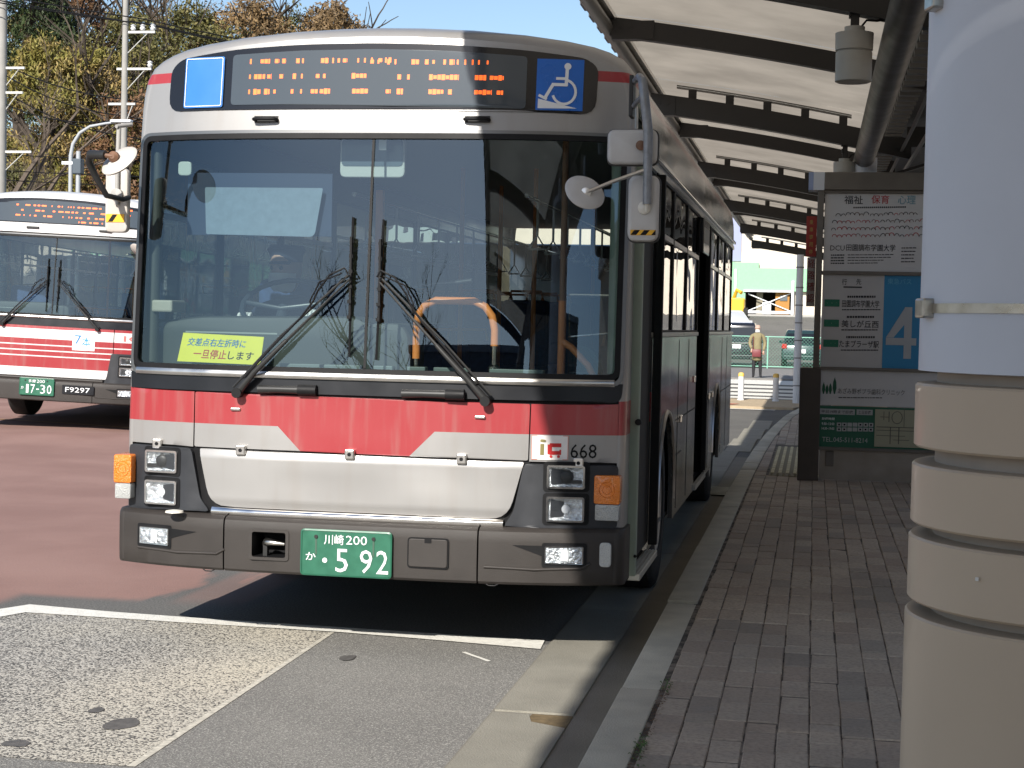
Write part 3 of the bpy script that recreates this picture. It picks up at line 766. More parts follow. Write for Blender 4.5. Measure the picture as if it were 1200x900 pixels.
    for sg in (-1, 1):
        xo = 1.245*sg; xi = 1.215*sg
        segs_ = [(.42, LEN-.12, [C1, C2])] if sg < 0 else [(1.42, 4.88, [C1]), (6.12, LEN-.12, [C2])]
        for a, b, cs in segs_:
            MB().prism(arch_poly(a, b, .36, 1.52, cs), xi, xo, 'x').build('side_panel', side_m, t, smooth=30)
            # aluminium sill under the windows
            MB().box(min(xi, xo+.012*sg), max(xi, xo+.012*sg), a, b, 1.522, 1.55).build('window_sill', alu, t, bevel=.004)
        if sg < 0: MB().box(xi-.03, xi, .36, .42, .36, 1.52).build('corner_post', side_m, t)
        # upper wall
        ups = [(.42, LEN-.12)]
        for a, b in ups: MB().box(min(xi, xo), max(xi, xo), a, b, 2.42, 2.455).build('cantrail', side_m, t)
        MB().box(min(xo, xo+.02*sg), max(xo, xo+.02*sg), .5, LEN-.2, 2.475, 2.50).build('rain_gutter', chrome if first else alu, t, bevel=.004)
        # windows: (start,end)
        wins = [(.46,1.40),(1.46,2.50),(2.55,3.68),(3.73,4.84),(4.92,6.08),(6.16,7.36),(7.41,8.55),(8.60,9.9)] if sg < 0 else [(1.50,2.58),(2.62,3.70),(3.74,4.84),(6.18,7.38),(7.42,8.56),(8.60,9.9)]
        for a, b in wins:
            g = MB().box(min(xo-.012*sg, xo-.006*sg), max(xo-.012*sg, xo-.006*sg), a, b, 1.556, 2.412).build('side_window', side_glass, t)
            fr = MB()
            xa_, xb_ = min(xo-.016*sg, xo+.004*sg), max(xo-.016*sg, xo+.004*sg)
            P_ = [(a-.028,1.55),(b+.028,1.55),(b+.028,2.42),(a-.028,2.42)]; Q_ = [(a+.022,1.564),(b-.022,1.564),(b-.022,2.405),(a+.022,2.405)]
            fr.grid([[(xa_,y_,z_) for y_,z_ in P_],[(xb_,y_,z_) for y_,z_ in P_],[(xb_,y_,z_) for y_,z_ in Q_],[(xa_,y_,z_) for y_,z_ in Q_],[(xa_,y_,z_) for y_,z_ in P_]], closed=True)
            fr.build('window_frame', black_rubber, g)
            MB().box(xa_, xb_+.0, a+.022, b-.022, 2.085, 2.115).build('transom', alu, g)
    # rear end
    rr_ = MB().box(-1.2, 1.2, LEN-.12, LEN-.02, .40, 2.46).build('rear_panel', side_m, t, bevel=.05, smooth=40)
    rwn = MB().box(-.95, .95, LEN-.018, LEN-.01, 1.5, 2.4).build('rear_window', black_gloss, t)
    # underbody and wheel wells
    MB().box(-1.18, 1.18, .35, LEN-.15, .34, .37).build('floor_pan', dark_in, t)
    for c in (C1, C2):
        for s in (-1, 1):
            a_, b_ = (.86, 1.21) if s > 0 else (-1.21, -.86); ww = MB()
            ww.grid([[(s*.87, c-.57, .36), (s*.87, c+.57, .36)], [(s*.87, c-.57, 1.06), (s*.87, c+.57, 1.06)], [(s*1.21, c-.57, 1.06), (s*1.21, c+.57, 1.06)]])
            ww.build('wheel_well', dark_in, t)
    for c in (C1, C2):
        for s in (-1, 1):
            P = [(s*1.248, c+.57*math.cos(a), .49+.58*math.sin(a)) for a in [math.pi*k/16 for k in range(17)]]
            MB().tube(P, .014, 6).build('wheel_arch_lip', alu if first else black_rubber, t, smooth=50)
    for c in (C1, C2):
        for s in (-1, 1): add_wheel(t, s*1.07, c, s)
    # ---------- interior
    MB().box(-1.2, 1.2, .5, LEN-.2, 2.62, 2.64).build('ceiling_panel', int_light, t)
    MB().box(-1.2, 1.2, .4, 4.4, .38, .40).box(-1.2, 1.2, 6.3, LEN-.2, .38, .75).build('floor', mat('floor_vinyl', (.10,.11,.11), .6), t)
    da = MB().prism(rpoly([(-1.13,1.0),(-.0,1.0),(-.0,1.52),(-.10,1.60),(-.95,1.585),(-1.13,1.55)], [0,0,.05,.06,.08,.05]), .32, .62).build('dashboard', int_grey, t, bevel=.03, smooth=40)
    MB().box(-1.0, -.52, .318, .322, 1.50, 1.508).build('dash_line', mat('dash_line', (.3,.32,.3), .5), da)
    hb = MB().prism(rpoly([(-.05,1.0),(.17,1.0),(.17,1.50),(.13,1.57),(-.05,1.57)], [0,0,.04,.05,.02]), .26, .60).build('fare_box', int_grey, t, bevel=.02, smooth=40)
    MB().box(-1.15, 1.15, .16, .5, 1.30, 1.335).build('dash_top', mat('dash_top', (.09,.11,.10), .5), t, bevel=.01)
    tr = MB()
    for a, b in ((.03,.13),(.20,.29),(.33,.50),(.60,.86)): tr.box(a, b, .10, .16, 1.335, 1.365)
    for a, b in ((-.42,-.22),(-.20,-.02)): tr.box(a, b, .06, .14, 1.335, 1.365)
    tr.build('demister_vent', mat('vent_grey', (.14,.17,.16), .5), t, bevel=.004)
    if first:
        # orange U rail
        def arc(pts): return pts
        MB().tube([(.196,.30,1.40),(.196,.30,1.56),(.205,.30,1.615),(.235,.30,1.66),(.29,.30,1.685),(.48,.30,1.685),(.535,.30,1.66),(.57,.30,1.615),(.585,.30,1.55),(.585,.30,1.47)], .019, 12).build('orange_rail', orange_rail, t, smooth=60)
        MB().cyl((.585,.30,1.36),(.585,.30,1.47), .013, n=12).cyl((.196,.30,1.34),(.196,.30,1.40),.013,n=12).lathe((.585,.30,1.35), [(.03,0),(.03,.02),(.016,.03)], 'z', 16).build('rail_post', chrome, t, smooth=50)
        MB().tube([(.875,.55,.6),(.875,.55,1.70)], .019, 12).tube([(.875,.55,1.50),(.93,.52,1.47),(1.02,.50,1.38),(1.06,.5,1.30)], .017, 10).build('door_pole', orange_rail, t, smooth=60)
        MB().tube([(.875,.55,1.70),(.875,.55,2.6)], .016, 10).build('door_pole_top', mat('dim_pole', (.25,.12,.06), .5), t, smooth=60)
        # green-grey door panel inside, right of pole
        MB().box(.90,1.16,.62,.64,1.0,1.72).build('entrance_partition', door_glass, t)
        MB().tube([(.90,.61,1.73),(1.17,.61,1.73)], .008, 8).tube([(.90,.61,1.52),(1.17,.61,1.55)], .006, 8).build('partition_rail', chrome, t)
        MB().prism([(.95,1.0),(1.10,1.0),(1.06,1.40),(1.0,1.47),(.95,1.48)], .66, .72).build('pale_panel', door_green, t)
        # microphone stalk
        MB().tube([(.09,.30,1.50),(.08,.28,1.60),(.10,.24,1.69),(.16,.20,1.735),(.30,.16,1.76),(.42,.15,1.77)], [.006]*5+[.010], 8).build('microphone_stalk', black_rubber, t, smooth=60)
        MB().cyl((.42,.15,1.77),(.50,.145,1.782),.012,n=8).build('microphone', dark_metal, t, smooth=60)
        # yellow card
        yc = MB()
        A = [(-.995,1.358),(-.565,1.35),(-.548,1.488),(-.965,1.500)]
        yc.prism(A, .20, .204).xf(Matrix.Translation((0,0,0)))
        ycard = yc.build('yellow_card', yellow_card, t); ycard['label'] = 'yellow notice card in Japanese on the dashboard'
        text('交差点右左折時に', -.945, 1.437, .20, .30, .040, blue_p, ycard, shear=.25, rot=-.02)
        text('一旦停止', -.915, 1.376, .20, .17, .046, red_p, ycard, shear=.2, rot=-.02); text('します', -.735, 1.374, .20, .13, .040, black_p, ycard, shear=.2, rot=-.02)
        # sun visor, inside mirror, top left mirror
        MB().prism(rpoly([(-.885,1.992),(-.325,1.985),(-.285,2.225),(-.895,2.225)], [.01,.03,.01,.01]), .28, .285).build('sun_visor', mat('visor_blue_grey', (.19,.25,.32), .6, nz=.12, ns=30), t)
        MB().box(-1.0, -.25, .32, .34, 1.99, 2.30).build('blind_roll', mat('blind_blue', (.02,.035,.075), .7), t)
        im_ = MB().prism(rrect(-.19,.135,2.275,2.47,.03), .24, .27).build('inside_mirror', mat('mirror_inside_white', (.50,.52,.50), .3), t, bevel=.006)
        MB().prism(rrect(-.18,.125,2.33,2.46,.02), .236, .238).build('mirror_tint', mat('mirror_tint', (.10,.13,.16), .1), im_)
        MB().prism(rrect(-1.03,-.96,2.28,2.35,.02), .26, .28).build('small_mirror', mat('mirror_inside_white2', (.5,.55,.5), .3), t, bevel=.005)
        MB().box(.025,.062,.16,.165,2.40,2.45).build('inspection_sticker', white_p, t)
        MB().box(-1.16,-1.05,.26,.45,1.60,1.66).build('ticket_printer', mat('tag_board', (.40,.38,.32), .6), t, bevel=.01)
        # left mirror seen through the pane edge post
        MB().tube([(-1.17,.30,1.35),(-1.165,.34,2.45)], .03, 10).build('inner_pillar', int_grey, t, smooth=60)
        MB().tube([(1.17,.34,1.35),(1.165,.38,2.45)], .04, 10).build('inner_pillar', door_green, t, smooth=60)
        # driver's cab screen and steering wheel
        sw = MB()
        c = Vector((-.62,.72,1.66)); u = Vector((1,0,0)); v = Vector((0,.82,.57))
        sw.tube([c+u*.22*math.cos(a)+v*.22*math.sin(a) for a in [R(d) for d in range(0,361,20)]], .014, 8)
        sw.tube([c-u*.2, c-v*.05, c+u*.2], .014, 6).cyl(c+Vector((0,-.0,-.02)), (-.62,.55,1.42), .03, n=8)
        sw.build('steering_wheel', mat('wheel_dark', (.03,.04,.05), .35), t, smooth=60)
        MB().box(-.28,-.26,1.3,2.0,.4,1.9).build('cab_screen', door_glass, t)
        MB().box(-.29,-.25,1.3,1.34,.4,2.3).build('screen_post', orange_rail, t)
    MB().box(-.95,-.45,1.25,1.35,1.0,1.80).build('driver_seat_back', seat_blue, t, bevel=.04, smooth=40)
    MB().box(-.93,-.47,.85,1.30,.91,1.03).build('driver_seat', seat_blue, t, bevel=.03, smooth=40)
    for y in (2.6,3.5,4.4,7.0,7.9,8.8):
        for x in (-1.15, -.70, .72):
            if x > 0 and 4.5 < y < 6.3: continue
            zf = .4 if y < 6 else .75
            s_ = MB().box(x, x+.42, y+.36, y+.44, zf+.45, zf+1.05).build('passenger_seat', seat_blue, t, bevel=.03)
            MB().box(x, x+.42, y, y+.38, zf+.36, zf+.45).build('cushion', seat_blue, s_, bevel=.03)
            MB().tube([(x+.05,y+.40,zf+1.03),(x+.07,y+.40,zf+1.13),(x+.35,y+.40,zf+1.13),(x+.37,y+.40,zf+1.03)], .013, 6).build('seat_rail', orange_rail, s_, smooth=60)
    for x, y in ((-.25,3.4),(.25,3.4),(-.25,4.8),(.25,6.4),(-.25,6.4),(-.25,8.2),(.25,8.2)):
        MB().tube([(x,y,.4),(x,y,2.62)], .016, 8).build('stanchion', orange_rail, t, smooth=60)
    hr = MB().tube([(-.5,1.6,2.3),(-.5,9.5,2.3)], .014, 8).tube([(.5,1.6,2.3),(.5,9.5,2.3)], .014, 8).build('ceiling_rail', chrome, t, smooth=60)
    sg_ = MB()
    for s in (-.5,.5):
        for k in range(12):
            y = 2+k*.6; sg_.tube([(s,y,2.3),(s,y,2.1)], .008, 5).tube([(s-.05,y,2.02),(s,y,2.1),(s+.05,y,2.02),(s-.05,y,2.02)], .009, 5)
    sg_.build('hanging_straps', white_p, hr)
    return t

# ================================================================== GROUND
def smooth(t): t = max(0, min(1, t)); return t*t*(3-2*t)
def gz(x, y):
    z = .13*smooth((-x-3.5)/4)*smooth((y-4)/8)
    z += 2.3*smooth((y-66)/17)*smooth((x+9)/4)
    return z
def road_mat():
    m, x, b = newmat('asphalt')
    X, Y, Z, V = x.xyz()
    n1 = x.noise(V, 230, 2); n2 = x.noise(V, .9, 5); n3 = x.noise(V, 2.2, 6, (1.6, .35, 1)); n4 = x.noise(V, 90, 3)
    sc = x.noise(V, 3, 4, (.6, 7, 1), .7)
    grey = x.mix(x.sm(n2, .3, .7), (.125,.122,.116), (.165,.160,.150))
    grey = x.mix(x.sm(n1, .50, .70), grey, (.24,.23,.21))
    grey = x.mix(x.op('MULTIPLY', x.sm(n4, .60, .42, 0, 1), .45), grey, (.035,.034,.033))
    # bus-bay area nearer the stop is paler and coarser
    red = x.mix(x.sm(n2, .3, .7), (.265,.155,.132), (.335,.205,.175))
    red = x.mix(x.op('MULTIPLY', x.sm(n4, .35, .60), .3), red, (.20,.12,.10))
    red = x.mix(x.op('MULTIPLY', x.sm(sc, .60, .72), .30), red, (.33,.27,.24))
    # painted red surface: left of a slanting worn edge, behind the bay line
    e = x.op('ADD', X, x.op('MULTIPLY', x.op('SUBTRACT', n3, .5), 1.9))
    e = x.op('ADD', e, x.op('MULTIPLY', x.op('SUBTRACT', x.op('MINIMUM', Y, 4.0), 1.2), -.16))
    f = x.op('MULTIPLY', x.sm(e, -1.62, -1.40, 1, 0), x.sm(Y, .95, 1.15))
    n5 = x.noise(V, 1.1, 3, (1, .25, 1)); wear = x.noise(V, 60, 3)
    e2 = x.op('ABSOLUTE', x.op('ADD', X, 1.15)); st = x.op('MULTIPLY', x.sm(e2, .16, .24, 1, 0), x.sm(Y, .9, 1.3))
    f = x.op('MAXIMUM', f, x.op('MULTIPLY', st, .45))
    f = x.op('MAXIMUM', f, x.op('MULTIPLY', x.sm(X, -2.15, -2.3), x.sm(Y, -1e3, 1e3, .999, 1)))
    f = x.op('MULTIPLY', f, x.sm(Y, 24, 24.5, 1, 0))
    f = x.op('MULTIPLY', f, x.sm(wear, .25, .42, .55, 1))
    c = x.mix(f, grey, red)
    x.L.new(c, b.inputs['Base Color']); b.inputs['Roughness'].default_value = .85
    b.inputs['Specular IOR Level'].default_value = .3
    bp = x.N.new('ShaderNodeBump'); bp.inputs['Strength'].default_value = .5; bp.inputs['Distance'].default_value = .006
    x.L.new(x.op('ADD', n1, n4), bp.inputs['Height']); x.L.new(bp.outputs[0], b.inputs['Normal'])
    return m
asphalt = road_mat()
xs = [-300,-150,-80,-45,-30]+[-24+k*1.0 for k in range(26)]+[2.5,4,8,14,25,45,90,200,300]
ys = [-300,-120,-60,-30,-15,-8]+[-4+k*1.5 for k in range(16)]+[22,26,30,36,44,50,56,60,64]+[66+k*1.5 for k in range(12)]+[86,95,120,200,600,900]
struct(MB().grid([[(x, y, gz(x, y)) for x in xs] for y in ys]).build('road', asphalt, smooth=60))

def aggregate_mat():
    m, x, b = newmat('coarse_aggregate')
    X, Y, Z, V = x.xyz()
    vo = x.N.new('ShaderNodeTexVoronoi'); vo.inputs['Scale'].default_value = 62; vo.inputs['Randomness'].default_value = 1
    mp = x.N.new('ShaderNodeMapping'); x.L.new(V, mp.inputs[0]); x.L.new(mp.outputs[0], vo.inputs['Vector'])
    n2 = x.noise(V, .8, 4); n3 = x.noise(V, 95, 2)
    edge = x.op('MAXIMUM', x.sm(X, -1.1, -.3), 0.)
    w_ = x.op('ADD', x.sm(n2, .3, .7, 0, .5), x.op('MULTIPLY', edge, .5))
    thr = x.op('SUBTRACT', .505, x.op('MULTIPLY', w_, .075))
    d = x.op('GREATER_THAN', n3, thr)
    stone = x.mix(w_, (.46,.44,.40), (.58,.53,.43))
    c = x.mix(x.op('MULTIPLY', d, .95), (.085,.080,.074), stone)
    x.L.new(c, b.inputs['Base Color']); b.inputs['Roughness'].default_value = .8
    bp = x.N.new('ShaderNodeBump'); bp.inputs['Strength'].default_value = .6; bp.inputs['Distance'].default_value = .01
    x.L.new(n3, bp.inputs['Height']); x.L.new(bp.outputs[0], b.inputs['Normal'])
    return m
agg = aggregate_mat()
struct(MB().add([(-2.02,-2.16,.004),(-.215,-2.18,.004),(-.255,.44,.004),(-1.93,.50,.004),(-2.15,.2,.004)], [(0,1,2,3,4)]).build('bay_surface', agg))
struct(MB().add([(-.215,-2.18,.0045),(-.185,-2.18,.0045),(-.232,.44,.0045),(-.255,.44,.0045)], [(0,1,2,3)]).build('surface_edge_strip', mat('edge_strip', (.50,.47,.40), .8, nz=.35, ns=40)))
def bay_mat():
    m, x, b = newmat('bay_asphalt')
    X, Y, Z, V = x.xyz()
    n1 = x.noise(V, 120, 3); n2 = x.noise(V, 1.2, 5); n3 = x.noise(V, 300, 2)
    c = x.mix(x.sm(n2, .3, .7), (.185,.177,.165), (.235,.225,.208))
    c = x.mix(x.sm(n1, .50, .66), c, (.42,.41,.37))
    c = x.mix(x.op('MULTIPLY', x.sm(n3, .52, .40), .7), c, (.05,.05,.05))
    x.L.new(c, b.inputs['Base Color']); b.inputs['Roughness'].default_value = .8
    bp = x.N.new('ShaderNodeBump'); bp.inputs['Strength'].default_value = .5; bp.inputs['Distance'].default_value = .008
    x.L.new(n1, bp.inputs['Height']); x.L.new(bp.outputs[0], b.inputs['Normal'])
    return m
struct(MB().add([(-9,-9,.002),(.87,-9,.002),(.862,.45,.002),(-2.1,.5,.002),(-9,-2.3,.002)], [(0,1,2,3,4)]).build('bay_asphalt', bay_mat()))
white_road = mat('road_white', (.74,.72,.66), .7, nz=.12, ns=25, bump=.3, bs=90)
wl = MB()
def strip(mb, pts, wd, z=.008):
    pts = [Vector((*p, 0)) for p in pts]; A = []; B_ = []
    for i, p in enumerate(pts):
        d = (pts[min(i+1, len(pts)-1)]-pts[max(i-1, 0)]).normalized(); n = Vector((-d.y, d.x, 0))*wd/2
        A.append((p.x+n.x, p.y+n.y, gz(p.x, p.y)+z)); B_.append((p.x-n.x, p.y-n.y, gz(p.x, p.y)+z))
    return mb.grid([A, B_])
E1 = [(-2.02,.72),(-1.5,.64),(-1.0,.60),(-.68,.585),(-.2,.565),(.3,.54),(.83,.52)]
E0 = [(-1.93,.49),(-1.5,.475),(-1.0,.455),(-.68,.45),(-.2,.44),(.3,.38),(.845,.30)]
wl.grid([[(x, y, .008) for x, y in E1], [(x, y, .008) for x, y in E0]])
wl.add([(-2.02,.72,.008),(-1.93,.49,.008),(-2.25,-.35,.008),(-2.85,-1.6,.008),(-3.05,-1.6,.008),(-2.4,-.1,.008)], [(0,1,2,5),(5,2,3,4)])
struct(wl.build('white_bay_line', white_road))
ol = MB(); strip(ol, [(-11.5,13.9),(-10,13.6),(-8.7,13.3),(-7.5,12.95),(-6.65,12.76),(-5.5,12.7),(-4,12.8)], .10)
struct(ol.build('worn_orange_line', mat('worn_orange', (.42,.25,.13), .8, nz=.3, ns=20)))
wl2 = MB(); strip(wl2, [(-16,16.5),(-12.8,18.6),(-11.1,19.4)], .15); strip(wl2, [(.2,16.5),(.62,16.5)], .12)
struct(wl2.build('white_lane_line', white_road))
sm_ = MB(); random.seed(4)
for k in range(5): sm_.add([(.36+.16*math.cos(.9*0)+.03*k, -.02-.05*k+.0, .0065)], [])
sc_ = MB(); strip(sc_, [(.50,.13),(.56,.06),(.60,.02),(.66,-.05)], .022, .0062)
struct(sc_.build('chalk_scrape', white_road))
stain = mat('oil_stain', (.10,.094,.088), .7, nz=.3, ns=40)
random.seed(3)
for cx, cy, rx, ry, zz in ((-.48,-1.62,.060,.085,.0062),(-.665,-1.44,.028,.05,.0062),(-.72,-2.0,.05,.05,.0062),(.01,-.16,.035,.06,.0062)):
    struct(MB().add([(cx+rx*(1+.30*noise.noise(Vector((math.cos(a)*1.3,math.sin(a)*1.3,cx*9)))+.08*random.random())*math.cos(a), cy+ry*(1+.35*noise.noise(Vector((math.cos(a)*1.6,math.sin(a)*1.6,cy*5)))+.08*random.random())*math.sin(a), zz) for a in [R(d) for d in range(0,360,9)]], [tuple(range(40))]).build('oil_stain', stain))

# gutter: concrete slabs and channel strip
def concrete(name, c, nzz=.16, sc=3):
    return mat(name, c, .8, nz=nzz, ns=sc, bump=.35, bs=140, rnd=.10)
slab_m = concrete('gutter_concrete', (.26,.245,.205)); chan_m = concrete('channel_asphalt', (.20,.185,.155))
gut = MB().add([(.86,-6,.003),(1.40,-6,.003),(1.40,13,.003),(.86,13,.003)], [(0,1,2,3)]).build('gutter', chan_m); struct(gut)
slabm = {}
for y0 in [-6.05, -3.55, -1.02, 1.5, 3.9, 6.4, 8.9, 11.4, 13.9, 16.4, 18.9]:
    y1 = y0+(2.52 if y0 != -3.55 else 2.50)
    x0 = .872; x1 = 1.195
    if y0 >= 13: x0 = 1.0+.02*(y0-13); x1 = x0+.33
    if y0 == -3.55:
        P = [(x0,y0),(x1,y0),(x1,y1-.20),(1.05,y1-.13),(1.02,y1-.01),(x0,y1-.01)]
    else: P = [(x0+.0,y0+.008),(x1,y0+.008),(x1,y1),(x0,y1)]
    MB().prism(P, .0, .009+.003*random.random(), 'z').build('gutter_slab', slab_m, gut)
MB().prism([(1.02,-1.20),(1.195,-1.25),(1.195,-1.03),(1.03,-1.03)], 0, .006, 'z').build('leaf_litter_patch', mat('brown_silt', (.14,.10,.05), .9, nz=.4, ns=30), gut)
gr = MB()
for k in range(7): gr.box(1.16, 1.37, 8.1+k*.12, 8.16+k*.12, .004, .02)
gr.build('drain_grate', dark_metal, gut)

# kerb
KX = [(-9,1.38),(8.2,1.386),(12.2,1.415),(15,1.46),(17.6,1.53),(20.5,1.64),(23.2,1.79),(25.3,2.02),(27,2.45),(28.5,3.2),(29.5,4.4),(30,6.5)]
def kx(y):
    for (a, xa), (b, xb) in zip(KX, KX[1:]):
        if a <= y <= b: return xa+(xb-xa)*(y-a)/(b-a)
    return KX[-1][1]
kerb_m = mat('kerb_granite', (.45,.42,.34), .75, nz=.2, ns=5, bump=.3, bs=150, rnd=.16)
kerb = MB()
kerb.prism([(kx(y)+.01, y) for y in (-9,8,12,15,17.6,20.5,23.2,25.3,27,28.5,29.5,30)]+[(6.5,30.1),(4.4,29.66),(3.3,28.6),(2.6,27.1),(2.17,25.35),(1.94,23.2),(1.79,20.5),(1.68,17.6),(1.61,15),(1.565,12),(1.53,8),(1.53,-9)], -.01, .085, 'z')
kerb_o = struct(kerb.build('kerb', mat('kerb_bed', (.06,.055,.045), .9)))
js = [-9,-7.6,-5.4,-3.2,-.995,1.14,3.41,5.97,7.2,8.9,9.75,10.6,11.45,12.4,13.3,14.3,15.3,16.3,17.3,18.3,19.4,20.5,21.6,22.7,23.8,24.9,25.9,26.8,27.6,28.3]
lift = {1.14: .012, 3.41: .006, -.995: -.004, 5.97: .010}
for a, b in zip(js, js[1:]):
    g = .010; wdt = .158
    dxy = Vector((kx(b)-kx(a), b-a)).normalized(); nn = Vector((dxy.y, -dxy.x))*wdt
    h = .13+lift.get(a, random.uniform(-.004,.004))
    P = [(kx(a+g), a+g), (kx(b-g), b-g), (kx(b-g)+nn.x, b-g+nn.y), (kx(a+g)+nn.x, a+g+nn.y)]
    MB().prism(P, 0, h, 'z').build('kerb_stone', kerb_m, kerb_o, bevel=.008, smooth=30)

# sidewalk
sw_base = MB()
ysb = [-9,0,8,12,15,17.6,20.5,23.2,25.3,27,28.5,29.4]
sw_base.grid([[(kx(y)+.14, y, .1245), (8, y, .1245), (30, y, .1245)] for y in ysb])
jm, jx, jb = newmat('joint_sand')
_X, _Y, _Z, _V = jx.xyz()
jx.L.new(jx.mix(jx.sm(jx.noise(_V, 7, 5, None, .7), .42, .60), (.050,.040,.030), (.20,.165,.13)), jb.inputs['Base Color']); jb.inputs['Roughness'].default_value = .95
sidewalk = struct(sw_base.build('sidewalk', jm))
om, ox, ob = newmat('outer_brick')
_bt = ox.N.new('ShaderNodeTexBrick'); _mp = ox.N.new('ShaderNodeMapping'); _mp.inputs['Rotation'].default_value = (0, 0, R(90))
_X, _Y, _Z, _V = ox.xyz(); ox.L.new(_V, _mp.inputs[0]); ox.L.new(_mp.outputs[0], _bt.inputs['Vector'])
_bt.inputs['Scale'].default_value = 1; _bt.inputs['Brick Width'].default_value = .30; _bt.inputs['Row Height'].default_value = .114; _bt.inputs['Mortar Size'].default_value = .005
for _k, _c in (('Color1', (.345,.268,.205,1)), ('Color2', (.46,.385,.30,1)), ('Mortar', (.10,.08,.06,1))): _bt.inputs[_k].default_value = _c
ox.L.new(_bt.outputs[0], ob.inputs['Base Color']); ob.inputs['Roughness'].default_value = .85
struct(MB().grid([[(4.48, y, .1285), (13, y, .1285)] for y in (-30, 0, 29)]).build('outer_pavement', om))
def paver_mat():
    m, x, b = newmat('brick_paver')
    X, Y, Z, V = x.xyz()
    g = x.N.new('ShaderNodeNewGeometry'); oi = x.N.new('ShaderNodeObjectInfo')
    r = x.op('FRACT', x.op('ADD', g.outputs['Random Per Island'], oi.outputs['Random']))
    r2 = x.op('FRACT', x.op('MULTIPLY', r, 7.31))
    wc = x.N.new('ShaderNodeNewGeometry'); n = x.noise(wc.outputs['Position'], 60, 4); n2 = x.noise(wc.outputs['Position'], .9, 4); n3 = x.noise(wc.outputs['Position'], 9, 4)
    c = x.mix(r, (.385,.300,.230), (.510,.425,.330))
    c = x.mix(x.op('MULTIPLY', x.op('GREATER_THAN', r2, .90), .6), c, (.27,.24,.20))
    c = x.mix(x.sm(n, .40, .72, 0, .40), c, (.13,.11,.09))
    c = x.mix(x.sm(n2, .40, .62, 0, .35), c, (.20,.165,.13))
    c = x.mix(x.sm(n3, .5, .7, 0, .3), c, (.26,.23,.20))
    x.L.new(c, b.inputs['Base Color']); b.inputs['Roughness'].default_value = .82
    bp = x.N.new('ShaderNodeBump'); bp.inputs['Strength'].default_value = .5; bp.inputs['Distance'].default_value = .006
    x.L.new(n, bp.inputs['Height']); x.L.new(bp.outputs[0], b.inputs['Normal'])
    return m
paver_m = paver_mat()
PW, PL = .114, .30
slots = []
random.seed(11)
for ci in range(26):
    x0 = 1.56+ci*PW
    offs = random.choice((0, PL/2, PL*.25, PL*.6))
    y = -5.2+offs
    while y < 24.5:
        ln = PL
        rr_ = random.random()
        if rr_ < .10: ln = PL*.5
        if x0 > kx(y+.1)+.165: slots.append((x0, y, ln))
        elif x0+PW > kx(y+.1)+.20: slots.append((kx(y+.1)+.168, y, ln, x0+PW-(kx(y+.1)+.168)))
        y += ln
full_me = {}
def paver_verts(wx, wy, h, tilt):
    g = .0022; gy = .0065; b_ = .004
    x0, x1, y0, y1 = g, wx-g, gy, wy-gy
    z = h
    return ([(x0,y0,-.02),(x1,y0,-.02),(x1,y1,-.02),(x0,y1,-.02),(x0,y0,z-b_),(x1,y0,z-b_),(x1,y1,z-b_),(x0,y1,z-b_),
             (x0+b_,y0+b_,z),(x1-b_,y0+b_,z),(x1-b_,y1-b_,z),(x0+b_,y1-b_,z)],
            [(0,1,5,4),(1,2,6,5),(2,3,7,6),(3,0,4,7),(4,5,9,8),(5,6,10,9),(6,7,11,10),(7,4,8,11),(8,9,10,11)])
def inframe(x, y):
    d = Vector((x, y, .13))-CAM_POS; z = d.dot(fwd)
    if z < .5: return None
    u = 600+1952*d.dot(rt)/z; v = 450-1952*d.dot(up_)/z
    return z if (0 < u < 1066 and v < 905 and not (936 < u and v < 560)) else None
cand = []
for s_ in slots:
    x0, y, ln = s_[:3]; w_ = s_[3] if len(s_) > 3 else PW
    if -7 < y < 9 and abs(w_-PW) < 1e-6:
        d = inframe(x0+w_/2, y+ln/2)
        if d: cand.append((d/ (1 if ln > .15 else .8), s_))
cand.sort(key=lambda c: c[0]); near = set(c[1] for c in cand[:300])
far = MB()
for s_ in slots:
    x0, y, ln = s_[:3]; w_ = s_[3] if len(s_) > 3 else PW
    if 9.0 < y < 13.5 and 1.68 < x0+w_/2 < 2.02: continue
    if s_ in near:
        k = round(ln, 3)
        if k not in full_me:
            o = MB().add(*paver_verts(PW, ln, 0, 0)).build('paver', paver_m, sidewalk); full_me[k] = o.data
        else:
            o = bpy.data.objects.new('paver', full_me[k]); COL.objects.link(o); o.parent = sidewalk
        o.location = (x0+random.uniform(-.002,.002), y, .13+random.uniform(-.003,.003)); o.rotation_euler = (R(random.uniform(-.5,.5)), R(random.uniform(-.7,.7)), R(random.uniform(-.5,.5)))
    else:
        v, f = paver_verts(w_, ln, 0, 0); dz = random.uniform(-.003,.003)
        far.add([(a+x0, b+y, c+.13+dz) for a, b, c in v], f)
stuff(far.build('paver_field', paver_m, sidewalk))
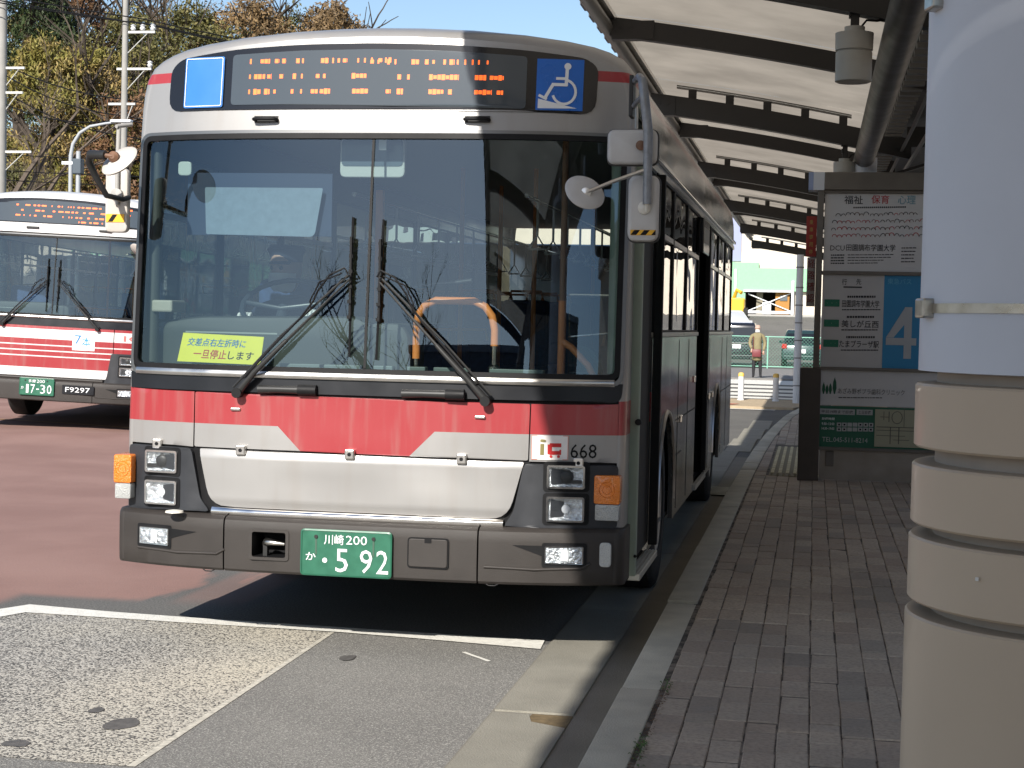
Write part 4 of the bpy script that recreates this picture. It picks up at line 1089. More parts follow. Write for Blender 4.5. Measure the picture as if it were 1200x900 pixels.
# tactile tiles
tac_m = mat('tactile_yellow', (.60,.54,.34), .75, nz=.2, ns=30, rnd=.1)
tac_d = mat('tactile_base', (.22,.19,.12), .8, nz=.25, ns=30)
for i in range(14):
    y0 = 9.08+i*.30
    tt = MB().box(1.70, 1.995, y0, y0+.292, .10, .132)
    if i == 0:
        for a in range(5):
            for b in range(5): tt.cyl((1.73+a*.058, y0+.03+b*.058, .132), (1.73+a*.058, y0+.03+b*.058, .138), .014, .009, 8)
    else:
        pass
    tile_ = tt.build('tactile_tile', tac_d, sidewalk)
    if i:
        bb_ = MB()
        for a in range(4): bb_.box(1.715+a*.075, 1.748+a*.075, y0+.012, y0+.28, .132, .139)
        stuff(bb_.build('raised_bars', tac_m, tile_))
for i in range(5):
    x0 = 2.0+i*.30
    tt = MB().box(x0+.003, x0+.297, 9.08, 9.37, .10, .1325)
    for a in range(5):
        for b in range(5): tt.cyl((x0+.03+a*.058, 9.11+b*.058, .132), (x0+.03+a*.058, 9.11+b*.058, .138), .014, .009, 8)
    tt.build('tactile_tile', tac_m, sidewalk)
# weeds and litter along the kerb joint
random.seed(21)
leafm = mat('weed_green', (.07,.12,.03), .7, nz=.3, ns=40); dirtm = mat('dead_leaf', (.13,.07,.035), .9, nz=.4, ns=60)
wd = MB(); dl = MB()
for cy, n in ((-.98,26),(-1.93,46),(-2.1,20),(-2.45,30),(-3.0,30)):
    for _ in range(n):
        x = 1.553+random.uniform(-.012,.030); y = cy+random.gauss(0,.05); a = random.uniform(0,6.3); s = random.uniform(.006,.013); h = random.uniform(.132,.152)
        c, d = math.cos(a)*s, math.sin(a)*s
        wd.add([(x,y,h-.004),(x+c-d*.4,y+d+c*.4,h+.006),(x+c*2,y+d*2,h+.002),(x+c+d*.4,y+d-c*.4,h+.006)], [(0,1,2,3)])
for _ in range(420):
    x = 1.553+random.uniform(-.006,.03); y = random.uniform(-3.3,-.9); a = random.uniform(0,6.3); s = random.uniform(.003,.008)
    c, d = math.cos(a)*s, math.sin(a)*s; h = random.uniform(.124,.136)
    dl.add([(x,y,h),(x+c,y+d,h+.003),(x+c-d,y+d+c,h),(x-d,y+c,h+.002)], [(0,1,2,3)])
stuff(tag(wd.build('weeds', leafm), 'small green weeds growing between the kerb and the brick pavers', 'weeds'))
stuff(tag(dl.build('leaf_litter', dirtm), 'brown dead leaf crumbs lying in the joint behind the kerb', 'leaf litter'))

# ================================================================== BUSES
bus = make_bus('silver', 'silver bus with red front band and green plate 592 stopped under the canopy', (0,0,0))
# front door, right side
jamb = MB().box(1.235, 1.288, .385, .43, .37, 2.44).build('folded_door_leaf', door_green, bus, bevel=.006)
MB().cyl((1.285,.38,.47),(1.285,.372,.47),.008,n=8).cyl((1.285,.38,1.12),(1.285,.365,1.12),.016,n=10).build('door_stop', black_rubber, jamb)
MB().box(1.20, 1.238, .45, 1.40, .40, 2.40).build('door_opening_dark', mat('door_shadow', (.012,.012,.012), .7), bus)  # solid dark box standing in for the shade of the open doorway
MB().box(1.19, 1.246, .43, 1.40, 2.40, 2.42).build('door_header', black_rubber, bus)
dl_ = MB().box(1.252, 1.30, 1.36, 1.40, .40, 2.40).build('folded_door_leaf', black_rubber, bus, bevel=.004)
MB().box(1.256, 1.296, 1.355, 1.36, 1.15, 2.3).build('door_pane', door_glass, dl_)
st_ = MB().prism([(1.235,.44),(1.305,.44),(1.305,1.35),(1.235,1.35)], .34, .375, 'z').build('entry_step', step_m, bus, bevel=.005)
rb = MB()
for k in range(3): rb.box(1.245+.018*k, 1.253+.018*k, .46, 1.34, .375, .379)
rb.build('step_ribs', step_m, st_)
# middle door
md = MB().add([(1.235,4.93,.40),(1.235,6.07,.40),(1.235,6.07,2.38),(1.235,4.93,2.38),(.80,4.93,.40),(.80,6.07,.40),(.80,6.07,2.38),(.80,4.93,2.38)], [(4,5,6,7),(0,1,5,4),(1,2,6,5),(2,3,7,6),(3,0,4,7)]).build('middle_doorway', mat('doorway_shade', (.010,.010,.011), .8, spec=.1), bus)  # recess coloured black, for the shade inside the open door
MB().box(1.225,1.262,6.00,6.10,.42,2.38).build('door_edge', black_rubber, md)
MB().box(1.215, 1.262, 4.91, 6.09, .36, .40).build('door_sill', step_m, md)
sdd = MB().box(1.245, 1.285, 4.80, 5.45, 2.14, 2.40).build('side_display', black_gloss, bus, bevel=.01)
q = MB()
for k in range(5): q.box(1.2855, 1.2865, 4.86+k*.12, 4.93+k*.12, 2.22, 2.33)
q.build('display_letters', mat('pale_letters', (.45,.45,.42), .5), sdd)
# small side fittings
for y, z in ((1.70,1.10),(3.4,.95),(4.6,1.18),(6.4,.98),(6.9,.98)):
    MB().box(1.245, 1.262, y, y+.09, z, z+.05).build('side_fitting', chrome, bus, bevel=.006)
MB().box(1.246, 1.25, 3.2, 3.6, .75, .755).build('panel_seam', black_rubber, bus)
sf = MB()
for y in (1.9,3.25,4.1,6.5,8.4,9.3): sf.box(1.2455, 1.2475, y, y+.008, .40, 1.50)
sf.box(1.2455,1.2475,3.1,4.88,.98,.988).box(1.2455,1.2475,8.3,10.3,.98,.988)
sf.build('panel_gaps', black_rubber, bus)
# left mirrors
mr = MB().tube([(-1.235,.14,2.16),(-1.205,.0,2.14),(-1.245,-.10,2.15),(-1.285,-.13,2.23),(-1.305,-.17,2.30),(-1.285,-.20,2.335),(-1.20,-.22,2.33)], [.013,.013,.014,.016,.018,.022,.022], 10).build('mirror_arm', dark_metal, bus, smooth=60)
disc = MB().lathe((0,0,0), [(0,-.012),(.035,-.015),(.086,-.006),(.097,.004),(.093,.013),(0,.015)], 'y', 36)
disc.xf(Matrix.Translation((-1.150,-.18,2.312)) @ Matrix.Rotation(R(-48),4,Vector((math.cos(R(25)),0,math.sin(R(25))))))
dm = disc.build('round_mirror', mirror_cream, bus, smooth=40)
MB().lathe((-1.165,-.195,2.325), [(.026,0),(.026,-.02),(.012,-.03),(0,-.03)], 'y', 14).tube([(-1.165,-.215,2.325),(-1.21,-.215,2.33)], .012, 8).build('mirror_joint', mat('rusty_bracket', (.16,.08,.045), .6, nz=.3, ns=30), dm)
fm = MB().prism(rrect(-1.345,-1.225,1.985,2.30,.03), .10, .15).build('flat_mirror', mirror_cream, bus, bevel=.015, smooth=40)
MB().prism([(-1.335,2.035),(-1.24,2.035),(-1.24,2.075),(-1.335,2.075)], .097, .099).build('hazard_tape', hazard_y, fm)
MB().add([(-1.325,.0965,2.037),(-1.30,.0965,2.037),(-1.275,.0965,2.073),(-1.30,.0965,2.073)], [(0,1,2,3)]).build('tape_stripe', black_p, fm)
MB().tube([(-1.27,.09,2.50),(-1.275,.09,2.30),(-1.275,.09,2.12)], .012, 8).lathe((-1.275,.098,2.17), [(.03,0),(.03,-.02),(0,-.025)], 'y', 12).tube([(-1.275,.07,2.50),(-1.235,.16,2.52)], .01, 8).build('mirror_bracket', mat('bracket_grey', (.35,.34,.32), .5), fm, smooth=50)
# right mirrors
pole = MB().tube([(1.255,.05,2.70),(1.30,-.10,2.705),(1.318,-.14,2.685),(1.330,-.14,2.60),(1.350,-.14,2.45),(1.352,-.14,2.13)], [.012,.018,.022,.022,.022,.020], 12)
pole.tube([(1.25,.05,2.58),(1.29,-.06,2.60),(1.325,-.13,2.62)], .012, 8)
po = pole.build('mirror_pole', pole_grey, bus, smooth=50)
MB().box(1.243,1.262,.0,.10,2.54,2.73).build('pole_bracket', dark_metal, po, bevel=.004)
tm = MB().prism(rrect(1.162,1.388,2.312,2.468,.035), -.11, -.065).build('upper_mirror', mirror_grey, bus, bevel=.016, smooth=45)
rim_m = mat('mirror_rim', (.05,.05,.05), .5)
MB().prism(rrect(1.156,1.394,2.306,2.474,.038), -.068, -.055).build('mirror_rim', rim_m, tm, bevel=.005)
MB().lathe((1.315,-.112,2.395), [(.022,0),(.022,-.014),(0,-.018)], 'y', 14).build('mirror_joint', mat('rusty_bracket', (.16,.08,.045), .6), tm)
lm_ = MB().prism(rrect(1.262,1.402,1.965,2.262,.04), -.115, -.065).build('tall_mirror', mirror_grey, bus, bevel=.018, smooth=45)
MB().prism(rrect(1.256,1.408,1.958,2.268,.043), -.068, -.054).build('mirror_rim', rim_m, lm_, bevel=.005)
MB().tube([(1.352,-.14,2.14),(1.350,-.13,2.10)], .009, 8).lathe((1.338,-.117,2.115), [(.030,0),(.028,-.012),(.014,-.018),(0,-.02)], 'y', 16).build('mirror_joint', cream_p, lm_, smooth=40)
MB().box(1.278,1.392,-.1175,-.1155,1.992,2.016).build('hazard_tape', hazard_y, lm_)
hz = MB()
for a in (1.278, 1.322, 1.372): hz.add([(a,-.1182,1.993),(min(a+.026,1.392),-.1182,1.993),(min(a+.044,1.392),-.1182,2.015),(min(a+.018,1.392),-.1182,2.015)], [(0,1,2,3)])
hz.build('tape_stripe', black_p, lm_)
rd = MB().lathe((0,0,0), [(0,-.016),(.04,-.018),(.084,-.010),(.095,.002),(.089,.012),(0,.014)], 'y', 36)
rd.xf(Matrix.Translation((1.077,-.19,2.178)) @ Matrix.Rotation(R(-46),4,Vector((math.cos(R(38)),0,-math.sin(R(38))))))
rdo = rd.build('round_mirror', mirror_grey, bus, smooth=40)
MB().tube([(1.345,-.14,2.285),(1.20,-.19,2.225),(1.095,-.215,2.178)], .009, 8).lathe((1.085,-.20,2.172), [(.024,0),(.024,-.018),(0,-.022)], 'y', 14).build('mirror_joint', alu, rdo, smooth=50)

# driver (seated, hands on the wheel)
def driver():
    t = thing('person', 'bus driver in dark cap, white mask and navy uniform behind the wheel', 'person', (-.70,1.12,.06))
    def L(p): return (p[0]+.70, p[1]-1.12, p[2])
    J = [((-.70,1.15,1.02),.16),((-.70,1.14,1.20),.15),((-.70,1.12,1.42),.165),((-.70,1.10,1.56),.10),((-.70,1.08,1.64),.055),
         ((-.88,1.10,1.54),.07),((-.93,.98,1.32),.052),((-.82,.76,1.46),.040),((-.52,1.10,1.54),.07),((-.46,.98,1.32),.052),((-.44,.78,1.48),.040),
         ((-.82,.90,.98),.09),((-.84,.58,.95),.07),((-.84,.52,.55),.05),((-.58,.90,.98),.09),((-.56,.58,.95),.07),((-.56,.52,.55),.05)]
    E = [(0,1),(1,2),(2,3),(3,4),(3,5),(5,6),(6,7),(3,8),(8,9),(9,10),(0,11),(11,12),(12,13),(0,14),(14,15),(15,16)]
    b = person_mesh('body', [(L(p), r) for p, r in J], E, 0, navy_m, t)
    rotm = Matrix.Translation(L((-.71,1.03,1.78))) @ Matrix.Rotation(R(-18),4,'Z')
    hd = MB().lathe((0,0,0), [(0,-.125),(.045,-.11),(.066,-.07),(.078,-.02),(.082,.03),(.076,.08),(.05,.115),(0,.128)], 'z', 24)
    hd.v = [(x, y*1.18, z) for x, y, z in hd.v]
    hd.xf(rotm).build('head', skin_m, t, smooth=60)
    mk = MB().grid([[(.078*math.sin(a)*w_, -.092*math.cos(a)*w_-.006, z) for a in [R(d) for d in range(-80,81,16)]] for z, w_ in ((-.115,.72),(-.09,1.0),(-.05,1.10),(-.015,1.06))]).xf(rotm).build('face_mask', white_cloth, t, smooth=60)
    MB().lathe((0,0,.05), [(.086,-.005),(.089,.03),(.105,.062),(.085,.085),(0,.09)], 'z', 24).add([(.080*math.sin(a), -.095*math.cos(a)-.0, .048) for a in [R(d) for d in range(-60,61,15)]]+[(.080*math.sin(a), -.135*math.cos(a), .030) for a in [R(d) for d in range(60,-61,-15)]], [tuple(range(18))]).xf(rotm).build('cap', navy_m, t, smooth=50)
    ey = MB()
    for s in (-1,1): ey.lathe((s*.030,-.092,.012), [(0,-.006),(.010,-.003),(.013,.004)], 'y', 10)
    ey.xf(rotm).build('eyes', black_p, t)
    for s, hx, hy, hz_ in ((-1,-.82,.76,1.46),(1,-.44,.78,1.48)):
        hb = MB(); hb.v = []
        Jh = [(L((hx,hy,hz_)),.030),(L((hx-.01*s,hy-.05,hz_+.05)),(.042,.022))]; Eh = [(0,1)]
        for k in range(4):
            bx = hx-.01*s+(k-1.5)*.019; i = len(Jh)
            Jh += [(L((bx,hy-.085,hz_+.085)),.0095),(L((bx,hy-.115,hz_+.075)),.009),(L((bx,hy-.12,hz_+.045)),.008)]
            Eh += [(1,i),(i,i+1),(i+1,i+2)]
        i = len(Jh); Jh += [(L((hx-.05*s,hy-.06,hz_+.05)),.011),(L((hx-.055*s,hy-.09,hz_+.06)),.010)]; Eh += [(1,i),(i,i+1)]
        person_mesh('hand', Jh, Eh, 0, white_cloth, t, sub=1)
    return t
driver()
bus2 = make_bus('white', 'white and red striped bus with plate 17-30 waiting behind on the left', (-7.37,11.9,.12), R(8))
bus2.rotation_euler = (0, R(1.9), R(8))
for ch in bus2.children:
    if ch.name.startswith('x'): pass
dm2 = disc2 = MB().lathe((0,0,0), [(0,-.012),(.10,-.006),(.112,.004),(.108,.014),(0,.016)], 'y', 30).xf(Matrix.Translation((1.11,-.14,2.30)) @ Matrix.Rotation(R(28),4,'Y') @ Matrix.Rotation(R(55),4,'X'))
disc2.build('round_mirror', mirror_cream, bus2, smooth=40)
MB().tube([(1.24,.1,2.5),(1.34,-.1,2.45),(1.11,-.15,2.31)], .014, 8).build('mirror_arm', dark_metal, bus2)
for x in (-.3,.62):
    MB().box(x-.08,x+.08,FS(x,2.53)-.02,FS(x,2.53),2.515,2.545).build('header_handle', dark_metal, bus2, bevel=.006)

# ================================================================== CANOPY
cano = thing('bus_stop_canopy', 'long curved bus stop canopy with dark beams and pale translucent roof sheets', 'canopy', (2.6,0,.13))
CO = Vector((2.6,0,.13))
beam_m = mat('beam_dark_brown', (.011,.0095,.0085), .5, 0, nz=.3, ns=14)
tube_m = mat('edge_tube_grey', (.16,.155,.145), .45, .5, nz=.25, ns=12)
roof_m = translucent('translucent_sheet', (.40,.37,.32), (.47,.41,.33), .60)
def bzc(x): x = max(x, .1); return 4.305-.12*x-.018*x*x
YS = [-16.0+3.85*k-.0 for k in range(0)]+[3.57+3.85*k for k in range(-5, 11)]
def cb(mb): return mb.xf(Matrix.Translation(-CO))
for i, y in enumerate(YS):
    main = (i % 2 == 1) 
    hw, hh = (.065,.11) if main else (.05,.085)
    xs_ = [.22+ (3.1-.22)*k/14 for k in range(15)]
    dn = -.17 if main else 0
    G = []
    for (dy, dz) in ((-hw,-hh),(hw,-hh),(hw,hh),(-hw,hh),(-hw,-hh)):
        G.append([(x, y+dy, bzc(x)+dn+dz) for x in xs_])
    b = MB().grid(G)
    cb(b).build('main_beam' if main else 'beam', beam_m, cano, smooth=30)
    bo_ = MB().box(.24, .62 if not main else .5, y-hw-.012, y+hw+.012, bzc(.4)+dn-hh-.012, bzc(.4)+dn+hh*.8)
    for k in range(2): bo_.cyl((.32+.1*k, y-hw-.02, bzc(.3)+dn), (.32+.1*k, y-hw, bzc(.3)+dn), .018, n=8)
    cb(bo_).build('beam_shoe', beam_m, cano)
    if main:
        rl = MB()
        xr = [.5+(2.45-.5)*k/10 for k in range(11)]
        G = [[(x, y+.10+dy, bzc(x)+.065+dz) for x in xr] for dy, dz in ((-.02,-.02),(.02,-.02),(.02,.02),(-.02,.02),(-.02,-.02))]
        cb(rl.grid(G)).build('purlin_rail', tube_m, cano)
        for k in range(5):
            x = .68+k*.42
            cb(MB().box(x-.045, x+.045, y+.06, y+.12, bzc(x)-.08, bzc(x)+.05)).build('rail_bracket', beam_m, cano)
# roof sheets, one per bay
for i in range(len(YS)-1):
    y0, y1 = YS[i], YS[i+1]; G = []
    for j in range(9):
        y = y0+(y1-y0)*j/8; arch = .0
        z1_ = z2_ = .075
        t = j/8; zz = z1_+(z2_-z1_)*t
        G.append([(.12+(2.9-.12)*k/12, y+.004 if j == 0 else y, bzc(.12+(2.9-.12)*k/12)+zz+.04) for k in range(13)])
    cb(MB().grid(G)).build('roof_sheet', roof_m, cano, smooth=40)
Y0, Y1 = YS[0]-.4, YS[-1]+.4
cb(MB().tube([(.19,Y0,4.27),(.19,Y1,4.27)], .06, 12)).build('edge_tube', tube_m, cano, smooth=50)
cb(MB().box(.072,.27,Y0,Y1,4.345,4.385)).build('edge_flashing', alu, cano)
y = Y0; tee = MB()
while y < Y1: tee.box(.074,.11,y,y+.30,4.300,4.344); y += .55
stuff(cb(tee).build('roof_teeth', mat('fascia_dark', (.05,.052,.06), .5), cano))
cb(MB().tube([(2.60,Y0,3.50),(2.60,Y1,3.50)], .115, 20)).build('main_tube', mat('main_tube_brown', (.035,.031,.027), .45, .1, nz=.2, ns=6), cano, smooth=50)
dk = MB().add([(2.80,Y0,3.86),(5.4,Y0,4.20),(5.4,Y1,4.20),(2.80,Y1,3.86),(2.80,Y0,3.90),(5.4,Y0,4.25),(5.4,Y1,4.25),(2.80,Y1,3.90)], [(0,1,2,3),(7,6,5,4),(0,3,7,4),(1,0,4,5),(2,1,5,6),(3,2,6,7)])
cb(dk).build('rear_roof_deck', beam_m, cano)
for i, y in enumerate(YS):
    if i % 2: cb(MB().box(3.05, 5.2, y-.06, y+.06, 3.62, 3.84).add([(2.8,y-.05,3.3),(2.9,y-.05,3.3),(3.9,y-.05,3.62),(3.8,y-.05,3.62),(2.8,y+.05,3.3),(2.9,y+.05,3.3),(3.9,y+.05,3.62),(3.8,y+.05,3.62)], [(0,1,2,3),(7,6,5,4),(0,3,7,4),(1,0,4,5),(2,1,5,6),(3,2,6,7)])).build('rear_beam', beam_m, cano)
y = YS[4]; rung = None
while y < YS[9]:
    if rung is None: rung = cb(MB().box(2.80, 2.98, 0, .10, 3.70, 3.74)).build('cable_tray_rung', tube_m, cano)
    else: q = bpy.data.objects.new('cable_tray_rung', rung.data); COL.objects.link(q); q.parent = cano; q.location = (0, y-YS[4], 0)
    y += .32
rung.location = (0, 0, 0)
for q in cano.children:
    if q.name.startswith('cable_tray_rung'): q.location.y += YS[4]
cb(MB().tube([(2.98,2.0,3.62),(3.0,9.0,3.58),(2.98,30,3.58)], .02, 6).tube([(3.15,6,3.50),(3.05,18,3.46)], .025, 6)).build('conduit', tube_m, cano)

# lamps under the canopy
def lamp(label, x, y, ztop):
    t = thing('hanging_lamp', label, 'lamp', (x,y,ztop-.32), 0, 'round lamps hanging under the canopy')
    lg = mat('lamp_grey', (.33,.325,.30), .5, nz=.08)
    MB().lathe((0,0,0), [(0,.004),(.105,0),(.118,.006),(.118,.195),(.112,.198)], 'z', 32).build('lamp_body', lg, t, smooth=40)
    MB().lathe((0,0,0), [(.108,.198),(.108,.206),(.121,.208),(.124,.32),(.10,.325),(.0,.325)], 'z', 32).build('lamp_cap', lg, t, smooth=40)
    MB().lathe((0,0,0), [(.066,.325),(.066,.362),(0,.362)], 'z', 20).build('lamp_collar', lg, t, smooth=40)
    MB().box(-.028,.028,-.028,.028,.36,.56).box(-.045,.045,-.06,.06,.50,.57).box(-.04,-.02,-.035,.035,.42,.47).build('hanger', beam_m, t, bevel=.004)
    MB().tube([(.04,0,.36),(.075,0,.405),(.14,0,.40),(.24,0,.415)], .008, 6).build('lamp_cable', black_rubber, t)
    return t
lamp('large grey round lamp hanging nearest, in front of the second beam', 2.312, 3.57, 3.53)
lamp('smaller grey round lamp half hidden behind the stop sign top', 2.388, 11.27, 3.45)

# columns
beige = mat('beige_paint', (.47,.375,.275), .42, nz=.06, ns=3, coat=.1, bump=.08, bs=5)
groove_m = mat('groove_dark', (.34,.29,.24), .7, nz=.2)
wrap_m = mat('white_wrap', (.54,.56,.61), .5, nz=.05, ns=4, bump=.10, bs=4, spec=.4)
def column(x, y, label, grp):
    t = thing('canopy_column', label, 'column', (x,y,.13), 0, grp)
    def zz(z): return z-.13
    MB().lathe((0,0,0), [(.262,zz(.13)),(.262,zz(1.53))], 'z', 64).build('column_core', groove_m, t, smooth=40)
    for a, b, r in ((.135,1.091,.306),(1.112,1.226,.303),(1.246,1.352,.301),(1.380,1.492,.299)):
        MB().lathe((0,0,0), [(r-.02,zz(a)),(r-.004,zz(a)),(r,zz(a)+.004),(r,zz(b)-.004),(r-.004,zz(b)),(.25,zz(b)+.003)], 'z', 96).build('column_ring', beige, t, smooth=35)
    wr = MB().lathe((0,0,0), [(.270,zz(1.512)),(.295,zz(1.514)),(.2955,zz(2.4)),(.294,zz(3.32)),(.12,zz(3.33)),(.12,zz(3.5))], 'z', 96).build('white_wrap', wrap_m, t, smooth=50)
    random.seed(8)
    for ca, cz_, cr in ((248,.55,.010),(236,.42,.007),(255,.92,.006),(228,1.18,.005),(262,.30,.008)):
        aa_ = R(ca); cx_, cy_ = .3075*math.cos(aa_), .3075*math.sin(aa_); P_ = []
        for q in range(8):
            th = q*math.pi/4; rr_ = cr*random.uniform(.5,1.2); P_.append((cx_-math.sin(aa_)*rr_*math.cos(th), cy_+math.cos(aa_)*rr_*math.cos(th), zz(cz_)+rr_*.8*math.sin(th)))
        MB().add(P_, [tuple(range(8))]).build('paint_chip', mat('chip_pale', (.62,.60,.56), .7), t, fix=False)
    band_m = mat('steel_band', (.42,.40,.36), .3, 1., nz=.3, ns=30)
    for z in (1.622, 2.160):
        bb = MB().lathe((0,0,zz(z)), [(.2955,-.008),(.2985,-.008),(.2985,.008),(.2955,.008)], 'z', 96)
        if z > 2: bb.xf(Matrix.Translation((0,0,zz(z))) @ Matrix.Rotation(R(3.5),4,'Y') @ Matrix.Translation((0,0,-zz(z))))
        bo = bb.build('steel_band', band_m, t, smooth=40)
        dz = -.0 if z < 2 else -.012
        a = R(195)
        cx_, cy_ = .302*math.cos(a), .302*math.sin(a)
        MB().box(-.012,.012,-.022,.022,-.017,.017).xf(Matrix.Translation((cx_,cy_,zz(z)+dz)) @ Matrix.Rotation(a,4,'Z')).build('band_buckle', band_m, bo, bevel=.004)
    return t
column(2.585, -4.60, 'thick round column nearest the camera, white wrap above beige rings', 'round canopy columns')
column(2.62, 11.25, 'round column standing right behind the bus stop sign', 'round canopy columns')
column(2.62, 26.8, 'far round column further along the pavement behind the sign', 'round canopy columns')
# chips in the paint
MB().lathe((2.585,-4.6,0), [(0,0)], 'z', 3) if 0 else None

# ================================================================== STOP SIGN
def pxx(p): return 2.142+(p-963)*.00797
def pzz(p, px=963): return 2.921-(p-225)*.00824+(px-963)*.00018
sg = thing('bus_stop_sign', 'tall bus stop sign board with posters and blue number 4 beside the kerb', 'sign', (2.1,8.8,.13))
SO = Vector((2.1,8.8,.13))
def sb(mb): return mb.xf(Matrix.Translation(-SO))
frame_m = mat('sign_frame_brown', (.15,.135,.118), .42, .5, nz=.15, ns=6)
sb(MB().box(1.985,2.185,8.68,8.95,.13,1.222)).build('lower_post', mat('sign_post_dark', (.07,.058,.050), .4, .4, nz=.15, ns=5), sg, bevel=.006)
sb(MB().box(2.105,2.165,8.72,8.92,1.222,3.10)).build('upper_post', frame_m, sg, bevel=.004)
sb(MB().box(2.165,3.55,8.70,8.94,2.935,3.105)).build('top_beam', frame_m, sg, bevel=.006)
cap = sb(MB().box(2.060,2.165,8.70,8.94,2.930,3.105)).build('beam_end_cap', mat('cap_white', (.6,.62,.66), .4), sg, bevel=.004)
sb(MB().box(2.015,2.060,8.70,8.94,2.932,3.102)).build('cap_blue', mat('cap_bluish', (.28,.34,.52), .4), cap)
sb(MB().box(3.50,3.56,8.72,8.92,.13,2.935)).build('upper_post', frame_m, sg, bevel=.004)
for z0, z1 in ((2.905,2.935),(2.125,2.160),(1.205,1.235),(.43,.46)):
    sb(MB().box(2.165,3.50,8.735,8.90,z0,z1)).build('frame_rail', frame_m, sg, bevel=.003)
poster_w = mat('poster_white', (.56,.55,.54), .35, nz=.03); panel_w = mat('panel_white', (.48,.47,.46), .35, nz=.03)
p1 = sb(MB().box(2.175,3.49,8.765,8.785,2.160,2.905)).build('poster', poster_w, sg); p1['label'] = 'white poster with a crowd of small drawn heads'
p2 = sb(MB().box(2.175,2.755,8.765,8.785,1.235,2.125)).build('route_panel', panel_w, sg)
p2b = sb(MB().box(2.757,3.49,8.763,8.785,1.235,2.125)).build('number_panel', mat('stop_blue', (.012,.21,.42), .35), sg)
p3 = sb(MB().box(2.175,3.49,8.765,8.785,.865,1.205)).build('clinic_panel', poster_w, sg)
p4 = sb(MB().box(2.175,3.49,8.765,8.785,.46,.858)).build('green_panel', mat('sign_green', (.008,.105,.055), .35), sg)
sb(MB().box(2.19,3.50,8.80,8.83,.14,.43)).build('kick_plate', mat('stainless_plate', (.30,.27,.24), .35, .8, nz=.15, ns=5), sg)
sb(MB().box(2.25,2.33,8.77,8.80,.27,.42)).build('socket_box', frame_m, sg, bevel=.005)
YT = 8.765
def tx(s, px0, px1, py0, py1, m_, par, y=YT, nm='lettering'):
    x0, x1 = pxx(px0), pxx(px1); xc = (px0+px1)/2; z1, z0 = pzz(py0, xc), pzz(py1, xc)
    text(s, x0-SO.x, z0-SO.z, y-SO.y, x1-x0, z1-z0, m_, par, nm, off=.003)
def bar(mb, px0, px1, py0, py1, y=YT, o=.003):
    xc = (px0+px1)/2
    mb.add([(pxx(px0)-SO.x, y-SO.y-o, pzz(py1,xc)-SO.z),(pxx(px1)-SO.x, y-SO.y-o, pzz(py1,xc)-SO.z),(pxx(px1)-SO.x, y-SO.y-o, pzz(py0,xc)-SO.z),(pxx(px0)-SO.x, y-SO.y-o, pzz(py0,xc)-SO.z)], [(0,1,2,3)])
dkp = mat('poster_black', (.03,.03,.035), .5); rdp = mat('poster_red', (.42,.04,.05), .5); lbp = mat('poster_blue', (.16,.30,.36), .5)
tx('福祉', 990, 1012, 230, 240, dkp, p1); tx('保育', 1022, 1043, 230, 240, rdp, p1); tx('心理', 1053, 1074, 231, 241, lbp, p1)
ln_ = MB(); random.seed(5)
for k in range(26): bar(ln_, 1001+k*2.4, 1002.6+k*2.4, 243.2, 245)
HM = [MB(), MB(), MB()]
for r_ in range(4):
    for k in range(19 if r_ else 17):
        cx_ = 979+k*5.7+random.uniform(-1,1)+(4 if r_ == 0 else 0); cy_ = 253+r_*8.2+random.uniform(-1,1); rad = 2.9+random.uniform(-.4,.4)
        mb = random.choice((HM[0], HM[0], HM[1], HM[2])); ro, ri = rad*.008, rad*.008*.74
        X0, Z0 = pxx(cx_)-SO.x, pzz(cy_, cx_)-SO.z
        aa = [R(d) for d in range(-10, 191, 25)]
        vs = [(X0+ro*math.cos(a), YT-SO.y-.003, Z0+ro*math.sin(a)) for a in aa]+[(X0+ri*math.cos(a), YT-SO.y-.003, Z0+ri*math.sin(a)) for a in aa]
        n_ = len(aa); mb.add(vs, [(i, i+1, n_+i+1, n_+i) for i in range(n_-1)])
for mb, m_ in zip(HM, (dkp, rdp, mat('poster_brown', (.16,.10,.08), .5))): stuff(mb.build('drawn_heads', m_, p1, fix=False))
tx('DCU', 975, 992, 288, 294, dkp, p1); tx('田園調布学園大学', 994, 1052, 287, 295, dkp, p1)
for r_ in range(4):
    x = 976
    while x < 991: w_ = random.uniform(1.5,4); bar(ln_, x, min(x+w_,992), 298.5+r_*3.2, 300+r_*3.2); x += w_+.5
    x = 996
    e_ = 1050-8*r_+random.uniform(-4,4)
    while x < e_: w_ = random.uniform(1.5,6); bar(ln_, x, x+w_, 298.7+r_*3.2, 299.6+r_*3.2); x += w_+.6
for r_ in range(5):
    x = 1059
    while x < 1074: w_ = random.uniform(1.5,5); bar(ln_, x, x+w_, 291+r_*4, 292.2+r_*4); x += w_+.5
stuff(ln_.build('small_print', dkp, p1, fix=False))
ln2 = MB()
tx('行', 990, 996, 327, 334, dkp, p2); tx('先', 1007, 1013, 327, 334, dkp, p2)
bar(ln2, 992, 1014, 336, 337.6)
